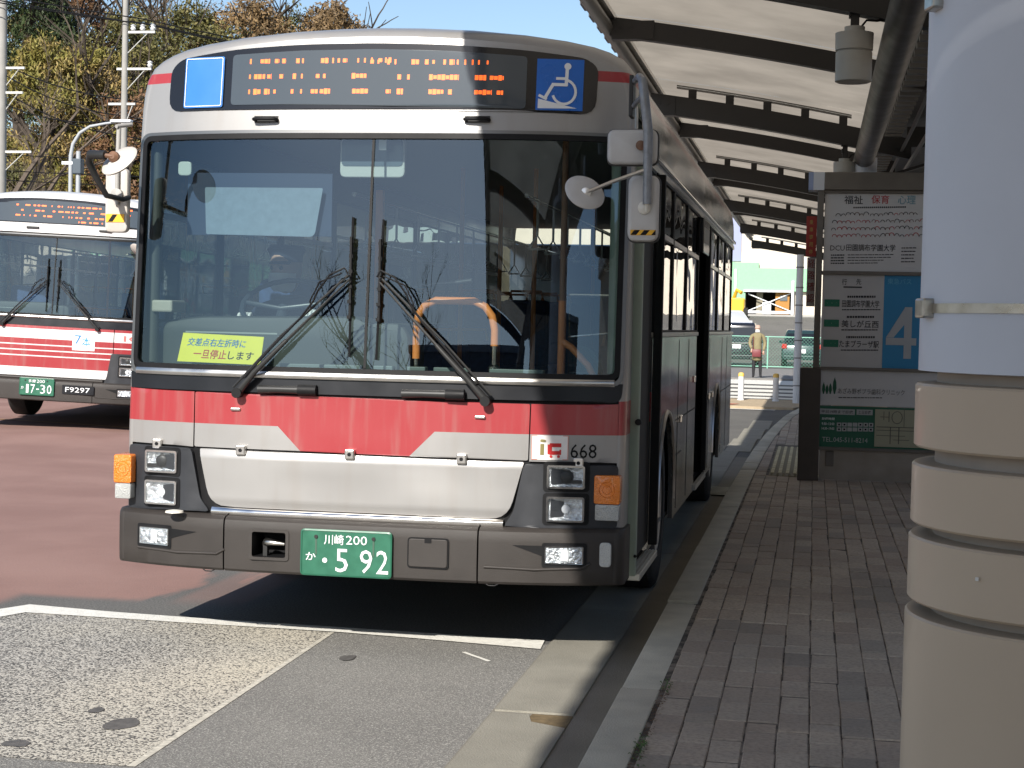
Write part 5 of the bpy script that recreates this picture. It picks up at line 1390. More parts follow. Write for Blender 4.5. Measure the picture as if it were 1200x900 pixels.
for k, (s_, a, b) in enumerate((('田園調布学園大学', 991, 1035), ('美しが丘西', 991, 1035), ('たまプラーザ駅', 989, 1036))):
    yb_ = 350+23.6*k
    tx(s_, a, b, yb_+2, yb_+10.5, dkp, p2)
    x = 997
    while x < 1029: w_ = random.uniform(1.5,3); bar(ln2, x, x+w_, yb_-3.2, yb_-.8); x += w_+.6
    x = 991
    while x < 1034: w_ = random.uniform(2,4); bar(ln2, x, x+w_, yb_+12.5, yb_+13.8); x += w_+.4
    gp = MB(); bar(gp, 970, 988, yb_+1, yb_+9.5); gp.build('route_tag', mat('tag_green', (.012,.16,.09), .5), p2, fix=False)
    tx(('あ27','虹23','た61')[k] if 0 else '・・・', 973, 985, yb_+4.6, yb_+5.6, panel_w, p2)
stuff(ln2.build('small_print', dkp, p2, fix=False))
# the big 4
f4 = MB()
def u4(u, v): return (pxx(1044+u*34)-SO.x, 8.763-SO.y-.003, pzz(418-v*60)-SO.z)
f4.add([u4(.0,.28),(u4(.0,.40)),u4(.62,1.0),u4(.86,1.0),u4(.86,.0),u4(.64,.0),u4(.64,.28)], [(0,1,2,3,4,5,6)] if 0 else [])
f4.add([u4(0,.26),u4(1.05,.26),u4(1.05,.40),u4(0,.40)], [(0,1,2,3)]); f4.add([u4(.62,0),u4(.88,0),u4(.88,1),u4(.62,1)], [(0,1,2,3)])
f4.v = [(a, b-.0005*(i//4), c) for i, (a, b, c) in enumerate(f4.v)]
f4.add([u4(0,.405),u4(.26,.405),u4(.88,.84),u4(.88,1),u4(.64,1)], [(0,1,2,3,4)])
f4.v = f4.v[:-5]+[(a, b-.0015, c) for a, b, c in f4.v[-5:]]
f4.build('number_four', mat('number_grey', (.40,.42,.43), .5), p2b, fix=False)
tx('東急バス', 1044, 1072, 327, 334, mat('pale_blue_print', (.10,.38,.55), .5), p2b, y=8.763)
# clinic panel
trs = MB()
for k, (px_, h) in enumerate(((972,14),(976,11.5),(980,13),(985,20))):
    hw_ = 1.9 if k != 3 else 2.3
    P = [(px_-hw_*.3,462),(px_-hw_,462-h*.35),(px_-hw_*.8,462-h*.7),(px_,462-h),(px_+hw_*.8,462-h*.7),(px_+hw_,462-h*.35),(px_+hw_*.3,462)]
    trs.add([(pxx(a)-SO.x, YT-SO.y-.003, pzz(b, a)-SO.z) for a, b in P], [tuple(range(7))])
trs.build('tree_logo', mat('logo_green', (.01,.09,.045), .5), p3, fix=False)
tx('あざみ野ポプラ歯科クリニック', 989, 1068, 455.5, 462.5, mat('clinic_grey', (.16,.16,.16), .5), p3)
l3 = MB(); x = 990
while x < 1040: w_ = random.uniform(2,5); bar(l3, x, x+w_, 465.5, 466.6); x += w_+.6
stuff(l3.build('small_print', dkp, p3, fix=False))
l4 = MB(); bar(l4, 968, 1010, 479.5, 486); bar(l4, 1012, 1031, 480, 486.3)
for r_ in range(2):
    for k in range(7): bar(l4, 989+k*6.3, 994.4+k*6.3, 495.5+r_*5.6, 500+r_*5.6)
stuff(l4.build('white_boxes', mat('box_pale', (.40,.41,.40), .5), p4, fix=False))
tx('平日19時まで診療', 970, 1008, 480.8, 484.8, dkp, p4, y=YT-.0015); tx('土日診療', 1014, 1029, 481.2, 485.2, dkp, p4, y=YT-.0015)
tx('診療時間', 971, 986, 489.5, 492.5, white_p, p4); tx('9:30~13:00', 971, 986, 495.5, 498.5, white_p, p4); tx('14:30~19:00', 971, 986, 501, 504, white_p, p4)
tx('TEL.045-511-8214', 972, 1026, 513, 518.5, mat('box_pale', (.4,.4,.4), .5), p4)
dts = MB()
for r_ in range(2):
    for k in (0,1,4,5,6): bar(dts, 990.6+k*6.3, 992.8+k*6.3, 496.7+r_*5.6, 498.8+r_*5.6, o=.005)
stuff(dts.build('timetable_dots', black_p, p4, fix=False))
mp_ = sb(MB().box(pxx(1034), 3.46, 8.755, 8.7649, .478, .838)).build('map_panel', mat('map_cream', (.36,.35,.24), .5), p4)
ml = MB()
for a in ((1036,1084,500,500.8),(1036,1084,504,504.6),(1044,1044.7,482,492),(1040,1050,488,488.7),(1052,1053,500,520),(1062,1063,500,520),(1068,1068.6,478,500),(1036,1070,510,510.6),(1056,1075,515,515.6),(1050,1051,482,494)): bar(ml, *a, y=8.755)
aa = [R(d) for d in range(0,361,30)]
for a, b in zip(aa, aa[1:]):
    X0, Z0 = pxx(1060)-SO.x, pzz(489,1060)-SO.z
    ml.add([(X0+.052*math.cos(a), 8.7515-SO.y, Z0+.062*math.sin(a)),(X0+.052*math.cos(b), 8.7515-SO.y, Z0+.062*math.sin(b)),(X0+.046*math.cos(b), 8.7515-SO.y, Z0+.056*math.sin(b)),(X0+.046*math.cos(a), 8.7515-SO.y, Z0+.056*math.sin(a))], [(0,1,2,3)])
stuff(ml.build('map_streets', mat('map_line', (.10,.10,.08), .5), p4, fix=False))
# side boards
sb1 = sb(MB().box(2.005,2.104,8.86,8.88,2.300,2.690)).build('red_side_board', mat('board_red', (.42,.035,.02), .4), sg)
for k, ch in enumerate('乗車専用停'):
    text(ch, 2.035-SO.x, 2.61-.072*k-SO.z, 8.86-SO.y, .035, .045, mat('board_yellow', (.55,.38,.10), .5), sb1, off=.002)
sb2 = sb(MB().box(2.022,2.104,8.86,8.88,1.815,2.290)).build('white_side_board', mat('board_pale', (.42,.38,.36), .4), sg)
for k, ch in enumerate('経路確認'):
    text(ch, 2.030-SO.x, 2.19-.112*k-SO.z, 8.86-SO.y, .066, .085, mat('board_dark_red', (.22,.02,.02), .5), sb2, off=.002)

# ================================================================== RIGHT BACKGROUND
pole_w = mat('white_pole', (.66,.68,.70), .45, nz=.06)
t = thing('lamp_pole', 'slim white pole with dark straps beyond the stop sign', 'pole', (1.80,26.0,.13))
MB().cyl((0,0,0),(0,0,2.95), .075, .070, 16).build('pole', pole_w, t, smooth=50)
bd_ = MB()
for z in (.35,.9,1.25,1.6,1.95,2.3,2.7): bd_.lathe((0,0,z), [(.075,-.012),(.079,-.012),(.079,.012),(.075,.012)], 'z', 16)
bd_.build('strap', mat('strap_grey', (.2,.2,.2), .5), t)
# pavement island, bollards, crossing
isl = MB().prism([(-9,26.6),(-2,26.0),(1.75,25.7),(2.4,27.6),(2.6,29.2),(-9,30.0)], .0, .05, 'z')
struct(isl.build('far_pavement', mat('tan_paving', (.42,.33,.22), .85, nz=.15, ns=8)))
rk = MB(); strip(rk, [(-9,27.9),(-2,27.2),(.6,26.4)], .5, .058); struct(rk.build('red_paving_band', mat('red_paving', (.42,.13,.08), .85, nz=.15)))
wk = MB(); strip(wk, [(-9,26.2),(-2,25.7),(1.4,25.3)], .22, .012); struct(wk.build('white_edge_line', white_road))
zb = MB()
for a, b in ((40.6,44.6),(37.6,39.4),(34.8,36.4),(32.4,33.9),(30.6,31.6)): zb.add([(-4.5,a+.5,.008),(4.2,a-.2,.008),(4.2,b-.2,.008),(-4.5,b+.5,.008)], [(0,1,2,3)])
struct(zb.build('crossing_stripes', white_road))
fp = MB().prism([(-12,44.8),(8,44.8),(8,58.5),(-12,58.5)], 0, .06, 'z'); struct(fp.build('far_sidewalk', mat('grey_paving', (.20,.19,.18), .85, nz=.1)))
def bollard(x, y, label):
    t = thing('bollard', label, 'bollard', (x,y,.05), 0, 'white bollards at the crossing')
    MB().lathe((0,0,0), [(.075,0),(.072,.02),(.062,.03),(.062,.56)], 'z', 16).build('post', pole_w, t, smooth=40)
    MB().lathe((0,0,.56), [(.064,-.05),(.064,.0),(.05,.03),(0,.04)], 'z', 16).build('cap', mat('bollard_yellow', (.75,.50,.12), .5), t, smooth=40)
bollard(.59, 28.6, 'white bollard with yellow cap nearer the bus, left of the pair')
bollard(1.335, 28.5, 'white bollard with yellow cap nearer the white pole')

# pedestrian
def pedestrian():
    t = thing('person', 'pedestrian in long khaki coat and beige hat holding a dark red bag by the fence', 'person', (.37,45.2,.06))
    coat = mat('khaki_coat', (.22,.185,.10), .85, nz=.15, ns=6); blk = mat('black_trousers', (.015,.015,.018), .8)
    J = [((0,0,.86),.15),((0,0,1.05),.14),((0,0,1.25),.155),((0,0,1.36),.09),((0,-.01,1.44),.05),((-.19,0,1.31),.065),((-.24,.0,1.08),.055),((-.17,-.13,.92),.045),((.19,0,1.31),.065),((.24,.0,1.08),.055),((.20,-.08,.86),.045),((0,0,.50),.20)]
    E = [(0,1),(1,2),(2,3),(3,4),(3,5),(5,6),(6,7),(3,8),(8,9),(9,10),(0,11)]
    person_mesh('coat', J, E, 0, coat, t)
    J = [((0,0,.75),.10),((-.09,0,.60),.075),((-.10,0,.32),.055),((-.10,.01,.07),.042),((-.11,-.10,.04),.038),((.09,0,.60),.075),((.11,0,.32),.055),((.12,.01,.07),.042),((.14,-.10,.04),.038)]
    person_mesh('legs', J, [(0,1),(1,2),(2,3),(3,4),(0,5),(5,6),(6,7),(7,8)], 0, blk, t)
    hd = MB().lathe((0,-.01,1.53), [(0,-.115),(.045,-.10),(.066,-.06),(.078,0),(.080,.03),(.07,.08),(0,.11)], 'z', 20).build('head', skin_m, t, smooth=60)
    MB().grid([[(.074*math.sin(a), -.01-.086*math.cos(a), z) for a in [R(d) for d in range(-70,71,20)]] for z in (1.435,1.47,1.515)]).build('face_mask', white_cloth, t, smooth=60)
    MB().lathe((0,-.01,1.56), [(.098,-.005),(.086,.01),(.088,.05),(.06,.095),(0,.105)], 'z', 20).build('hat', mat('hat_beige', (.42,.30,.24), .8), t, smooth=60)
    bg__ = MB().box(-.15,.13,-.26,-.15,.66,.90).build('bag', mat('bag_maroon', (.16,.03,.035), .5), t, bevel=.03, smooth=40)
    MB().tube([(-.12,-.17,.90),(-.13,-.15,1.1),(-.12,-.13,1.30)], .012, 6).build('bag_strap', mat('bag_maroon', (.16,.03,.035), .5), bg__)
    for s, p in ((-1,(-.17,-.13,.92)),(1,(.20,-.08,.86))):
        Jh = [(p,.026),((p[0],p[1]-.03,p[2]-.05),(.036,.018))]; Eh = [(0,1)]
        for k in range(4):
            i = len(Jh); bx = p[0]+(k-1.5)*.017; Jh += [((bx,p[1]-.045,p[2]-.10),.0085),((bx,p[1]-.035,p[2]-.125),.008)]; Eh += [(1,i),(i,i+1)]
        i = len(Jh); Jh += [((p[0]-s*.035,p[1]-.05,p[2]-.07),.009)]; Eh += [(1,i)]
        person_mesh('hand', Jh, Eh, 0, skin_m, t, sub=1)
pedestrian()

# green mesh fence
t = thing('mesh_fence', 'green wire mesh fence along the far pavement', 'fence', (0,60,.0))
gm = mat('fence_green', (.24,.50,.38), .5)
for k in range(11): MB().cyl((-12+2.0*k+.3,0,0),(-12+2.0*k+.3,0,1.32), .03, n=8).build('fence_post', gm, t)
MB().tube([(-12,0,1.30),(8,0,1.30)], .022, 6).build('top_rail', gm, t); MB().tube([(-12,0,.10),(8,0,.10)], .022, 6).build('bottom_rail', gm, t)
ms = MB(); x = -12
while x < 8:
    for s in (1,-1):
        a = x if s > 0 else x+1.15; b = x+1.15 if s > 0 else x
        ms.add([(a-.006,0,.1),(a+.006,0,.1),(b+.006,0,1.3),(b-.006,0,1.3)], [(0,1,2,3)])
    x += .135
stuff(ms.build('wire_mesh', mat('fence_wire', (.10,.26,.19), .5), t, fix=False))

def car(kind, label, x, y, col, rz=0):
    """rear faces -y"""
    t = thing('parked_car', label, 'car', (x,y,gz(x,y)), rz, 'cars parked behind the mesh fence')
    van = kind == 'van'; L_ = 4.8 if van else 4.2; H_ = 1.85 if van else 1.62; W_ = .91 if van else .84
    body = mat('car_'+kind, col, .25, .2, coat=.8)
    prof = [(0,.35),(.0,.60),(.03,.98),(.08,1.0),(L_-1.1,1.02),(L_-.25,.86),(L_,.70),(L_,.35)] if van else [(0,.35),(.0,.62),(.06,.98),(.12,1.0),(L_-1.2,.98),(L_-.25,.82),(L_,.66),(L_,.35)]
    MB().prism(prof, -W_, W_, 'x').build('body', body, t, bevel=.07, segs=3, smooth=40)
    z1 = H_
    G = []
    top = [(.12,1.0,W_-.04),(.22 if van else .45,z1-.10,W_-.14),(.40 if van else .7,z1,W_-.20),(L_-1.9 if van else L_-2.0,z1-.02,W_-.20),(L_-1.75,z1-.08,W_-.18),(L_-.95,1.02,W_-.04)]
    gh = MB().prism([(a,b) for a,b,_ in top], -1, 1, 'x')
    gh.v = [(vx*(W_-.04-(vz-1.0)/(z1-1.0)*.16), vy, vz) for vx, vy, vz in gh.v]
    gh.build('cabin', body, t, bevel=.05, segs=3, smooth=40)
    dg_ = mat('car_glass', (.01,.012,.014), .08, coat=.5)
    a0, a1 = top[0], top[1]
    def rp(u, f, o=.014): yy = a0[0]+(a1[0]-a0[0])*f; zz = a0[1]+(a1[1]-a0[1])*f; return (u*(W_-.10-.14*f), yy-o, zz)
    MB().add([rp(-1,.08),rp(1,.08),rp(.98,.86),rp(-.98,.86)], [(0,1,2,3)]).build('rear_window', dg_, t, fix=False)
    for s in (-1,1):
        wx = lambda zz: s*(W_-.04-(zz-1.0)/(z1-1.0)*.16+.006)
        zt = z1-.22; 
        MB().add([(wx(1.05),.40,1.05),(wx(1.05),L_-1.45,1.05),(wx(zt),L_-1.85,zt),(wx(zt),.45 if van else .7,zt)], [(0,1,2,3)]).build('side_glass', dg_, t, fix=False)
        if van: MB().box(min(s*.80,s*.905), max(s*.80,s*.905), -.015, .10, 1.02, 1.45).build('tail_lamp', mat('tail_red', (.45,.015,.015), .2, coat=.8), t, bevel=.015)
        else: MB().box(min(s*.62,s*.83), max(s*.62,s*.83), -.02, .10, .80, 1.0).build('tail_lamp', mat('tail_red', (.45,.015,.015), .2, coat=.8), t, bevel=.02)
        MB().box(min(s*W_,s*(W_+.16)), max(s*W_,s*(W_+.16)), L_-1.55, L_-1.45, 1.0, 1.14).build('wing_mirror', body, t, bevel=.02)
        for yy in (.85, L_-.85):
            wh = MB().lathe((s*(W_-.08),yy,.32), [(.20,-.1*s),(.32,-.09*s),(.32,.07*s),(.30,.09*s),(.2,.09*s)], 'x', 24).build('wheel', tyre_m, t, smooth=40)
            MB().lathe((s*(W_-.08),yy,.32), [(.2,.08*s),(.05,.06*s),(0,.06*s)], 'x', 24).build('rim', wheel_m, wh, smooth=40)
    zp = .78 if van else .62
    MB().box(-.17,.17,-.03,0,zp,zp+.17).build('number_plate', white_p, t)
    MB().box(-W_+.05,W_-.05,-.06,.08,.33,.52).build('rear_bumper', body, t, bevel=.04)
    if van: MB().box(-.62,.62,-.03,.01,.97,1.03).build('chrome_strip', chrome, t, bevel=.008)
    return t
car('van', 'black minivan with tall red tail lamps parked behind the pedestrian', -1.02, 61.8, (.018,.018,.022))
car('suv', 'dark green hatchback parked behind the fence right of the minivan', 1.62, 63.5, (.02,.045,.045))
car('small_car', 'small white car parked further back beside the green building', -2.6, 73.0, (.65,.66,.68), R(200))

# building with green frontage
t = thing('building', 'cream building with bright green band and dark garage opening', 'building', (0,86,2.2))
O = Vector((0,86,2.2))
def B(mb): return mb.xf(Matrix.Translation(-O))
cream = mat('cream_wall', (.62,.55,.46), .8, nz=.06, ns=1.5); greenw = mat('green_fascia', (.26,.52,.31), .6, nz=.05)
B(MB().box(-16,-1.75,86.0,100,2.0,14).box(-1.75,.95,86.0,100,3.75,14).box(.95,14,86.0,100,2.0,14)).build('wall', cream, t)
B(MB().box(-16.2,14.2,85.9,100.2,14,14.4)).build('roof', mat('roof_grey', (.25,.25,.26), .7), t)
B(MB().box(-6,-2.35,85.70,86,2.2,5.30).box(-2.35,-1.0,85.72,86,3.7,5.28).box(-1.0,2.0,85.71,86,3.72,4.98).box(-2.35,-1.7,85.73,86,2.6,3.7)).build('green_fascia', greenw, t)
B(MB().box(-1.75,.95,88.5,88.6,2.0,3.8)).build('garage_back_wall', mat('garage_dark', (.04,.035,.03), .8), t)
B(MB().box(-.05,.72,85.98,86.05,2.45,3.66)).build('orange_shutter', mat('shutter_orange', (.36,.17,.03), .6), t)
B(MB().box(.20,.60,85.93,85.98,3.2,3.5)).build('shutter_window', mat('shutter_glass', (.12,.14,.15), .2), t)
B(MB().box(-.75,-.28,85.95,86.05,2.3,3.1)).build('white_notice', white_p, t)
B(MB().box(-1.1,-.75,86.3,86.4,2.4,3.65)).build('pale_door', mat('dim_door', (.25,.22,.16), .6), t)
B(MB().tube([(-1.55,85.9,2.60),(.80,85.9,3.62)], .035, 6).tube([(-1.55,85.9,3.55),(.80,85.9,2.62)], .035, 6)).build('cross_brace', white_p, t)
B(MB().box(-1.8,.95,85.62,85.7,3.66,3.76).box(.82,.96,85.6,85.7,1.9,4.3).box(-1.8,.82,85.62,85.7,2.48,2.62).box(-2.32,-2.2,85.6,85.7,2.5,4.9)).build('white_frame', white_p, t)
B(MB().box(-2.9,-2.0,85.93,86,5.35,8.2)).build('window', mat('pale_window', (.30,.33,.48), .3), t)
B(MB().box(1.05,1.35,85.93,86,2.9,4.2)).build('side_door', mat('door_green_dark', (.04,.09,.06), .5), t)
B(MB().box(-1.75,6,84.9,85.9,1.9,2.42)).build('low_wall', mat('low_wall_grey', (.35,.34,.32), .8), t)
# yellow digger peeking out
t = thing('digger', 'yellow digger arm half hidden behind the bus rear', 'digger', (-2.0,80,gz(-2,80)))
MB().box(-.5,.5,0,1.2,.35,1.1).build('cab', mat('digger_yellow', (.72,.42,.03), .45), t, bevel=.08)
MB().tube([(-.1,.2,1.0),(.1,-.1,1.5),(.35,-.3,1.35)], .10, 8).build('boom', MATS['digger_yellow'], t)
for wx_, wy_ in ((.55,.2),(-.55,.2),(.55,1.0),(-.55,1.0)): MB().lathe((wx_,wy_,.3), [(0,-.1),(.3,-.1),(.3,.1),(0,.1)], 'x', 16).build('wheel', tyre_m, t)

# plain cream building, added out of view for the bus side to mirror
t = thing('mirrored_building', 'long cream wall added out of view to be mirrored in the bus side', 'building', (13,10,.11))
MB().box(0,6,-26,50,0,5.2).build('wall', cream, t)
for k in range(14):
    y0 = -24+k*5
    w__ = MB().box(-.05,.02,y0,y0+3.4,.9,3.2).build('window', black_gloss, t); MB().box(-.08,-.05,y0+1.65,y0+1.75,.9,3.2).build('mullion', alu, w__)
    
MB().box(-.4,6.2,-26.2,50.2,5.2,5.5).build('roof', MATS['roof_grey'], t)

# ================================================================== BEHIND THE CAMERA (seen mirrored in the windscreens)
def bldg(x, y, w_, d, h, c, label, rows=3, cols=6):
    t = thing('office_building', label, 'building', (x,y,0))
    MB().box(-w_/2,w_/2,-d,0,0,h).build('wall', mat('bw_%.2f' % c[0], c, .8), t)
    MB().box(-w_/2-.2,w_/2+.2,-d-.2,.2,h,h+.3).build('roof', MATS['roof_grey'], t)
    me = None
    for r_ in range(rows):
        for k in range(cols):
            if me is None: o = MB().box(-.6,.6,0,.04,0,1.3).build('window', black_gloss, t); me = o.data
            else: o = bpy.data.objects.new('window', me); COL.objects.link(o); o.parent = t
            o.location = (-w_/2+w_*(k+.5)/cols, .0, 1.2+r_*(h-1.5)/rows)
bldg(-2,-62,24,10,10.2,(.10,.10,.11),'low dark office block across the square behind the viewer')
bldg(22,-58,18,10,11.5,(.16,.15,.14),'taller office block across the square behind the viewer', 4, 5)
bldg(-32,-72,22,10,9.6,(.20,.18,.16),'pale low shop row across the square behind the viewer', 2, 7)

# ================================================================== LEFT BACKGROUND: hill, trees, poles
hm = MB(); 
def hz_(x, y):
    f = smooth((y-48)/18)*smooth((-x-11)/6)
    return -.3+f*(9.5+1.2*noise.noise(Vector((x*.1,y*.1,0))))
xs_ = [-75+2.5*k for k in range(27)]; ys_ = [46+3*k for k in range(20)]
hm.grid([[(x, y, hz_(x, y)) for x in xs_] for y in ys_])
struct(hm.build('hillside', mat('hill_brown', (.085,.068,.032), .9, nz=.5, ns=1.2), smooth=60))
def leaf_mat(name, c1, c2, c3):
    m, x, b = newmat(name)
    g = x.N.new('ShaderNodeNewGeometry'); X, Y, Z, V = x.xyz()
    n = x.noise(V, .8, 3); r = g.outputs['Random Per Island']
    c = x.mix(r, c1, c2); c = x.mix(x.sm(n, .42, .62), c, c3)
    x.L.new(c, b.inputs['Base Color']); b.inputs['Roughness'].default_value = .6
    b.inputs['Specular IOR Level'].default_value = .3
    return m
LM = {'pine': leaf_mat('leaf_pine', (.028,.045,.014), (.055,.075,.025), (.035,.05,.02)),
      'yellow': leaf_mat('leaf_yellow_green', (.235,.205,.050), (.135,.130,.030), (.28,.20,.075)),
      'brown': leaf_mat('leaf_brown', (.20,.125,.06), (.28,.19,.09), (.14,.095,.05)),
      'rust': leaf_mat('leaf_rust', (.16,.075,.035), (.10,.06,.03), (.20,.11,.055)),
      'olive': leaf_mat('leaf_olive', (.120,.115,.035), (.20,.165,.06), (.08,.080,.028))}
bark = mat('bark', (.105,.080,.060), .9, nz=.3, ns=12); bark_d = mat('bark_dark', (.05,.038,.028), .9, nz=.3, ns=12)
def tree(kind, label, x, y, h, w_, n=4200, bare=False, seed=0, base=None, leaf=.095, crown0=.25):
    if not bare: n = int(n*3.0)
    random.seed(seed); z0 = (hz_(x, y) if x < -14 and y > 46 else gz(x, y)) if base is None else base
    t = thing('tree', label, 'tree', (x,y,z0), random.uniform(0,6.28), 'trees on the hillside behind the white and red bus')
    tr = MB(); tips = []
    def br(p, d, l, r, lv):
        pts = [p]; q = p.copy(); dd = d.copy(); ns = 4
        for k in range(ns):
            dd = (dd+Vector((random.uniform(-1,1),random.uniform(-1,1),random.uniform(-.3,.6)))*.16).normalized(); q = q+dd*l/ns; pts.append(q.copy())
        tr.tube(pts, [r*(1-.55*k/ns) for k in range(ns+1)], 5 if lv < 2 else 3)
        if lv >= (5 if bare else 2): tips.append(q); return
        for k in range(3 if lv else 6):
            i = random.choice((2,3,4)) if lv else random.choice((1,2,2,3,3,4)); a = random.uniform(0,6.28); sp = random.uniform(.5,1.0)
            nd = (dd+Vector((math.cos(a),math.sin(a),random.uniform(-.1,.5)))*sp).normalized()
            br(pts[i], nd, l*random.uniform(.5,.72), r*.5, lv+1)
    br(Vector((0,0,0)), Vector((random.uniform(-.1,.1),random.uniform(-.1,.1),1)), h*(.62 if bare else .7), .02*h+.04, 0)
    tr.build('trunk', bark if bare else bark_d, t)
    if n:
        cl = []
        for _ in range(90):
            f = random.random()**.8; zz = crown0*h+f*(1-crown0)*h
            prof = math.sin(math.pi*min(1,(f*.82+.16)))**.7 if kind != 'pine' else (1-f)**.6
            a = random.uniform(0,6.28); rr = w_*.5*prof*math.sqrt(random.uniform(.15,1))
            cl.append((rr*math.cos(a), rr*math.sin(a), zz, random.uniform(.06,.13)*w_))
        if bare: cl = [(p.x,p.y,p.z,.4) for p in tips]; leaf = .07
        lv_ = MB()
        for _ in range(n):
            c = random.choice(cl); v = Vector((random.gauss(0,1),random.gauss(0,1),random.gauss(0,.75))); v = v.normalized()*c[3]*random.uniform(.5,1.05)
            p = Vector(c[:3])+v; s = leaf*random.uniform(.6,1.5)
            u = Vector((random.gauss(0,1),random.gauss(0,1),random.gauss(0,1))).normalized(); w2 = u.cross(Vector((random.gauss(0,1),random.gauss(0,1),random.gauss(0,1)))).normalized()
            if kind == 'pine' or kind == 'yellow': u = (u+Vector((0,0,-.8))).normalized()
            lv_.add([p-u*s, p+w2*s*.38, p+u*s, p-w2*s*.38], [(0,1,2,3)])
        lv_.build('crown', LM[kind], t, fix=False)
    return t
def pxX(px, y): # world x for a photo column at ground-depth y (y ~ const plane)
    d = fwd+rt*(px-600)/1952.09-up_*(100-450)/1952.09; return CAM_POS.x+d.x*(y-CAM_POS.y)/d.y
for i, (kd, px, y, h, wd_, lab, kw) in enumerate([
    ('pine', 22, 62, 11.5, 6.5, 'tall dark evergreen at the left edge behind the concrete pole', dict(n=6500)),
    ('yellow', 58, 55, 9.6, 6.0, 'yellow green bushy tree right of the left concrete pole', dict(n=6000, crown0=.08)),
    ('rust', 80, 70, 9.0, 5.5, 'rust brown tree rising between the two utility poles', dict(n=4200)),
    ('yellow', 108, 57, 8.0, 6.5, 'wide yellow green tree left of the tall utility pole', dict(n=6000, crown0=.05)),
    ('olive', 150, 60, 8.0, 6.5, 'olive tree standing behind the tall utility pole', dict(n=5600, crown0=.05)),
    ('brown', 175, 68, 8.6, 7.0, 'bare brown twiggy tree above the left roof corner of the silver bus', dict(n=900, bare=True)),
    ('brown', 235, 70, 8.0, 7.5, 'brown tree with thin twigs behind the blue sticker end of the bus roof', dict(n=1600, bare=True)),
    ('olive', 225, 66, 6.2, 7.0, 'low olive tree showing just over the bus roof left of centre', dict(n=4200)),
    ('brown', 290, 68, 6.8, 7.0, 'golden brown tree over the left half of the bus roof', dict(n=4200)),
    ('olive', 335, 72, 7.4, 7.5, 'olive brown tree over the middle of the bus roof', dict(n=4600)),
    ('brown', 385, 70, 7.0, 6.0, 'last brown tree before the open sky above the bus roof', dict(n=3800)),
    ('brown', 412, 72, 7.0, 5.0, 'sparse golden tree near the right end of the wooded hill', dict(n=1500)),
    ('olive', 5, 76, 8.5, 8.0, 'olive tree at the back of the hill behind the left edge pole', dict(n=3600, crown0=.05)),
    ('olive', 70, 80, 8.0, 8.0, 'olive tree high on the hill between the two utility poles', dict(n=3600, crown0=.05)),
    ('brown', 120, 80, 7.0, 9.0, 'brown tree high on the hill behind the utility pole', dict(n=3600, crown0=.05)),
    ('olive', 185, 78, 6.6, 9.0, 'olive tree high on the hill beyond the left roof corner', dict(n=3600, crown0=.05)),
    ('brown', 250, 80, 6.6, 9.0, 'brown tree high on the hill beyond the blank blue sign', dict(n=3600, crown0=.05)),
    ('rust', 150, 56, 7.0, 6.0, 'rust brown tree low on the hill beside the curved street lamp head', dict(n=3600, crown0=.03)),
    ('brown', 440, 76, 6.6, 4.0, 'thin sparse tree at the right end of the wooded hill', dict(n=900, bare=True)),
    ('brown', 125, 74, 9.5, 7.0, 'tall bare tree behind the top of the utility pole', dict(n=700, bare=True)),
    ('pine', 60, 66, 6.0, 6.0, 'dark evergreen low behind the yellow green trees', dict(n=4200, crown0=.05)),
    ('olive', 20, 52, 6.0, 5.0, 'olive shrubby tree above the white and red bus roof', dict(n=4200, crown0=.02)),
    ('yellow', 125, 50, 5.6, 5.0, 'low yellow green tree beside the curved street lamp', dict(n=4200, crown0=.02)),
    ('olive', 85, 50, 4.8, 5.0, 'low olive tree behind the curved street lamp', dict(n=3600, crown0=.02))]):
    tree(kd, lab, pxX(px, y), y, h, wd_, seed=100+i, **kw)
# pruned bare tree near the left pole
tree('brown', 'pruned dark bare tree between the left pole and the street lamp', pxX(38,46), 46, 9.0, 5, n=0, bare=True, seed=77, base=0)
tree('brown', 'bare winter tree across the square behind the viewer', -9, -40, 8.5, 5, n=0, bare=True, seed=78, base=0)

conc = mat('pole_concrete', (.30,.29,.27), .8, nz=.1, ns=4)
def upole(x, y, h, label, arms, r=.125):
    t = thing('utility_pole', label, 'utility pole', (x,y,0), 0, 'concrete utility poles on the left')
    MB().cyl((0,0,0),(0,0,h), r, r*.62, 16).build('pole', conc, t, smooth=50)
    for (z, x0, x1, ins) in arms:
        a = MB().box(x0,x1,-.035,.035,z-.035,z+.035).tube([(x1*.75,0,z-.03),(0,0,z-.7)], .014, 6).build('cross_arm', mat('pale_steel', (.50,.50,.48), .5), t)
        if ins:
            for xx in ins: MB().lathe((xx,0,z+.05), [(.05,0),(.09,.06),(.05,.10),(.09,.15),(.0,.20)], 'z', 10).build('insulator', white_p, a, smooth=50)
    return t
XP = pxX(146, 40)
upole(XP, 40, 13, 'tall concrete utility pole with white insulators left of the silver bus', [(10.10,.1,.95,(.25,.55,.88)),(9.0,-.25,.85,(.8,)),(7.95,-.5,.35,())])
XL = pxX(2, 40)
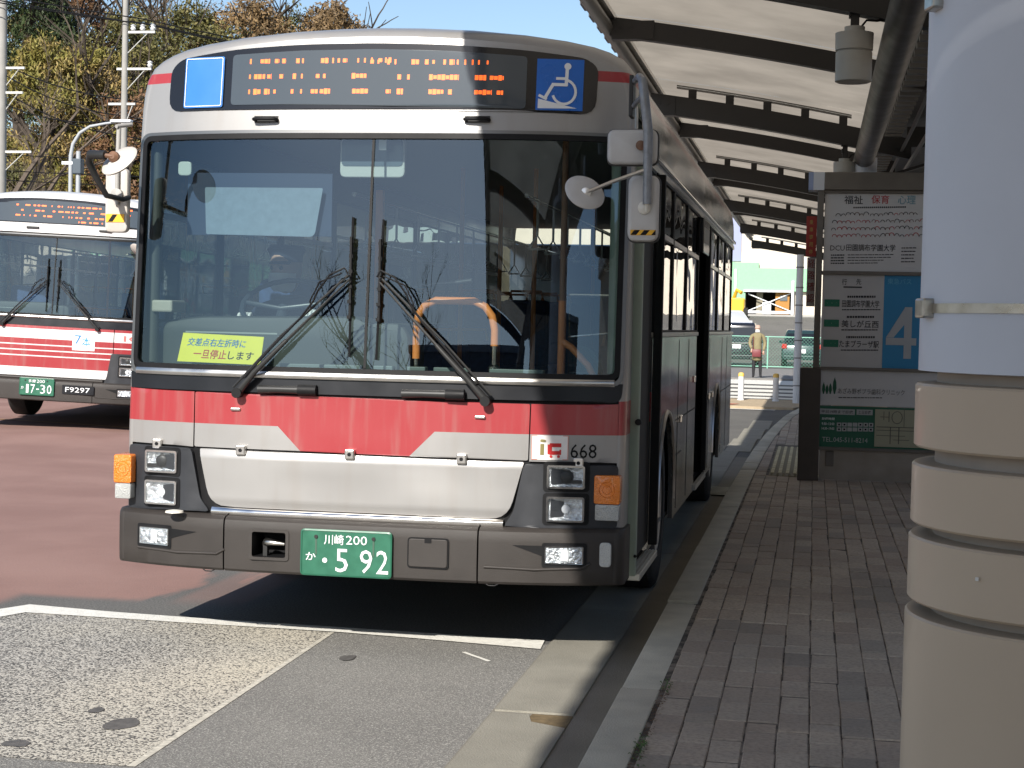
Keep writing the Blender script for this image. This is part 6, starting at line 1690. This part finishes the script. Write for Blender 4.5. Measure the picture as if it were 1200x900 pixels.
upole(XL, 40, 14, 'thick pale pole at the very left edge of the view', [(9.05,0,.75,()),(8.3,0,.7,()),(6.5,0,1.0,())], .20)
wires = MB()
def wire(a, b, sag, r=.018):
    a = Vector(a); b = Vector(b); pts = []
    for k in range(13): f = k/12; p = a.lerp(b, f); p.z -= sag*4*f*(1-f); pts.append(p-Vector((XP,40,0)))
    wires.tube(pts, r, 4)
for dz, dy in ((0,0),(.18,.3),(.35,-.3)):
    wire((XL-8,38+dy,12.6+dz),(XP+.6,40+dy,10.35+dz*.3),.25); wire((XP+.6,40+dy,10.35+dz*.3),(XP+16,46,9.2+dz),.5)
for z0, z1, s in ((9.2,8.1,.2),(8.9,7.6,.25),(8.4,7.0,.25),(8.0,7.5,.3)):
    wire((XL,40,z0),(XP,40,z1),s); wire((XP,40,z1),(XP+14,44,z1-1.2),.4)
for z0 in (6.4,5.9,5.6): wire((XL-5,41,z0+.4),(XP+10,41,z0),.25,.014)
wo_ = wires.build('overhead_wires', black_rubber); wo_.location = (XP,40,0)
tag(wo_, 'bundle of dark overhead wires strung from pole to pole at upper left', 'wires')
t = thing('street_lamp', 'curved grey street lamp between the two utility poles', 'street lamp', (pxX(84,35),35,0))
gp_ = mat('lamp_post_grey', (.36,.38,.40), .5)
MB().tube([(0,0,0),(0,0,5.9),(.06,0,6.2),(.25,0,6.5),(.55,0,6.68),(1.0,0,6.76),(1.35,0,6.80)], [.06,.055,.05,.045,.04,.035,.03], 10).build('post', gp_, t, smooth=50)
MB().box(1.15,1.75,-.10,.10,6.78,6.86).build('lamp_head', white_p, t, bevel=.03)
t = thing('traffic_pole', 'short grey pole with small boxes beside the curved street lamp', 'pole', (pxX(93,34),34,0))
MB().cyl((0,0,0),(0,0,5.9),.07,.06,12).build('pole', gp_, t, smooth=50)
MB().box(-.12,.12,-.12,.12,5.3,5.7).build('control_box', mat('dark_box', (.06,.08,.10), .5), t, bevel=.02); MB().box(-.45,-.1,-.05,.05,5.55,5.63).build('bracket', white_p, t)

flush_texts()
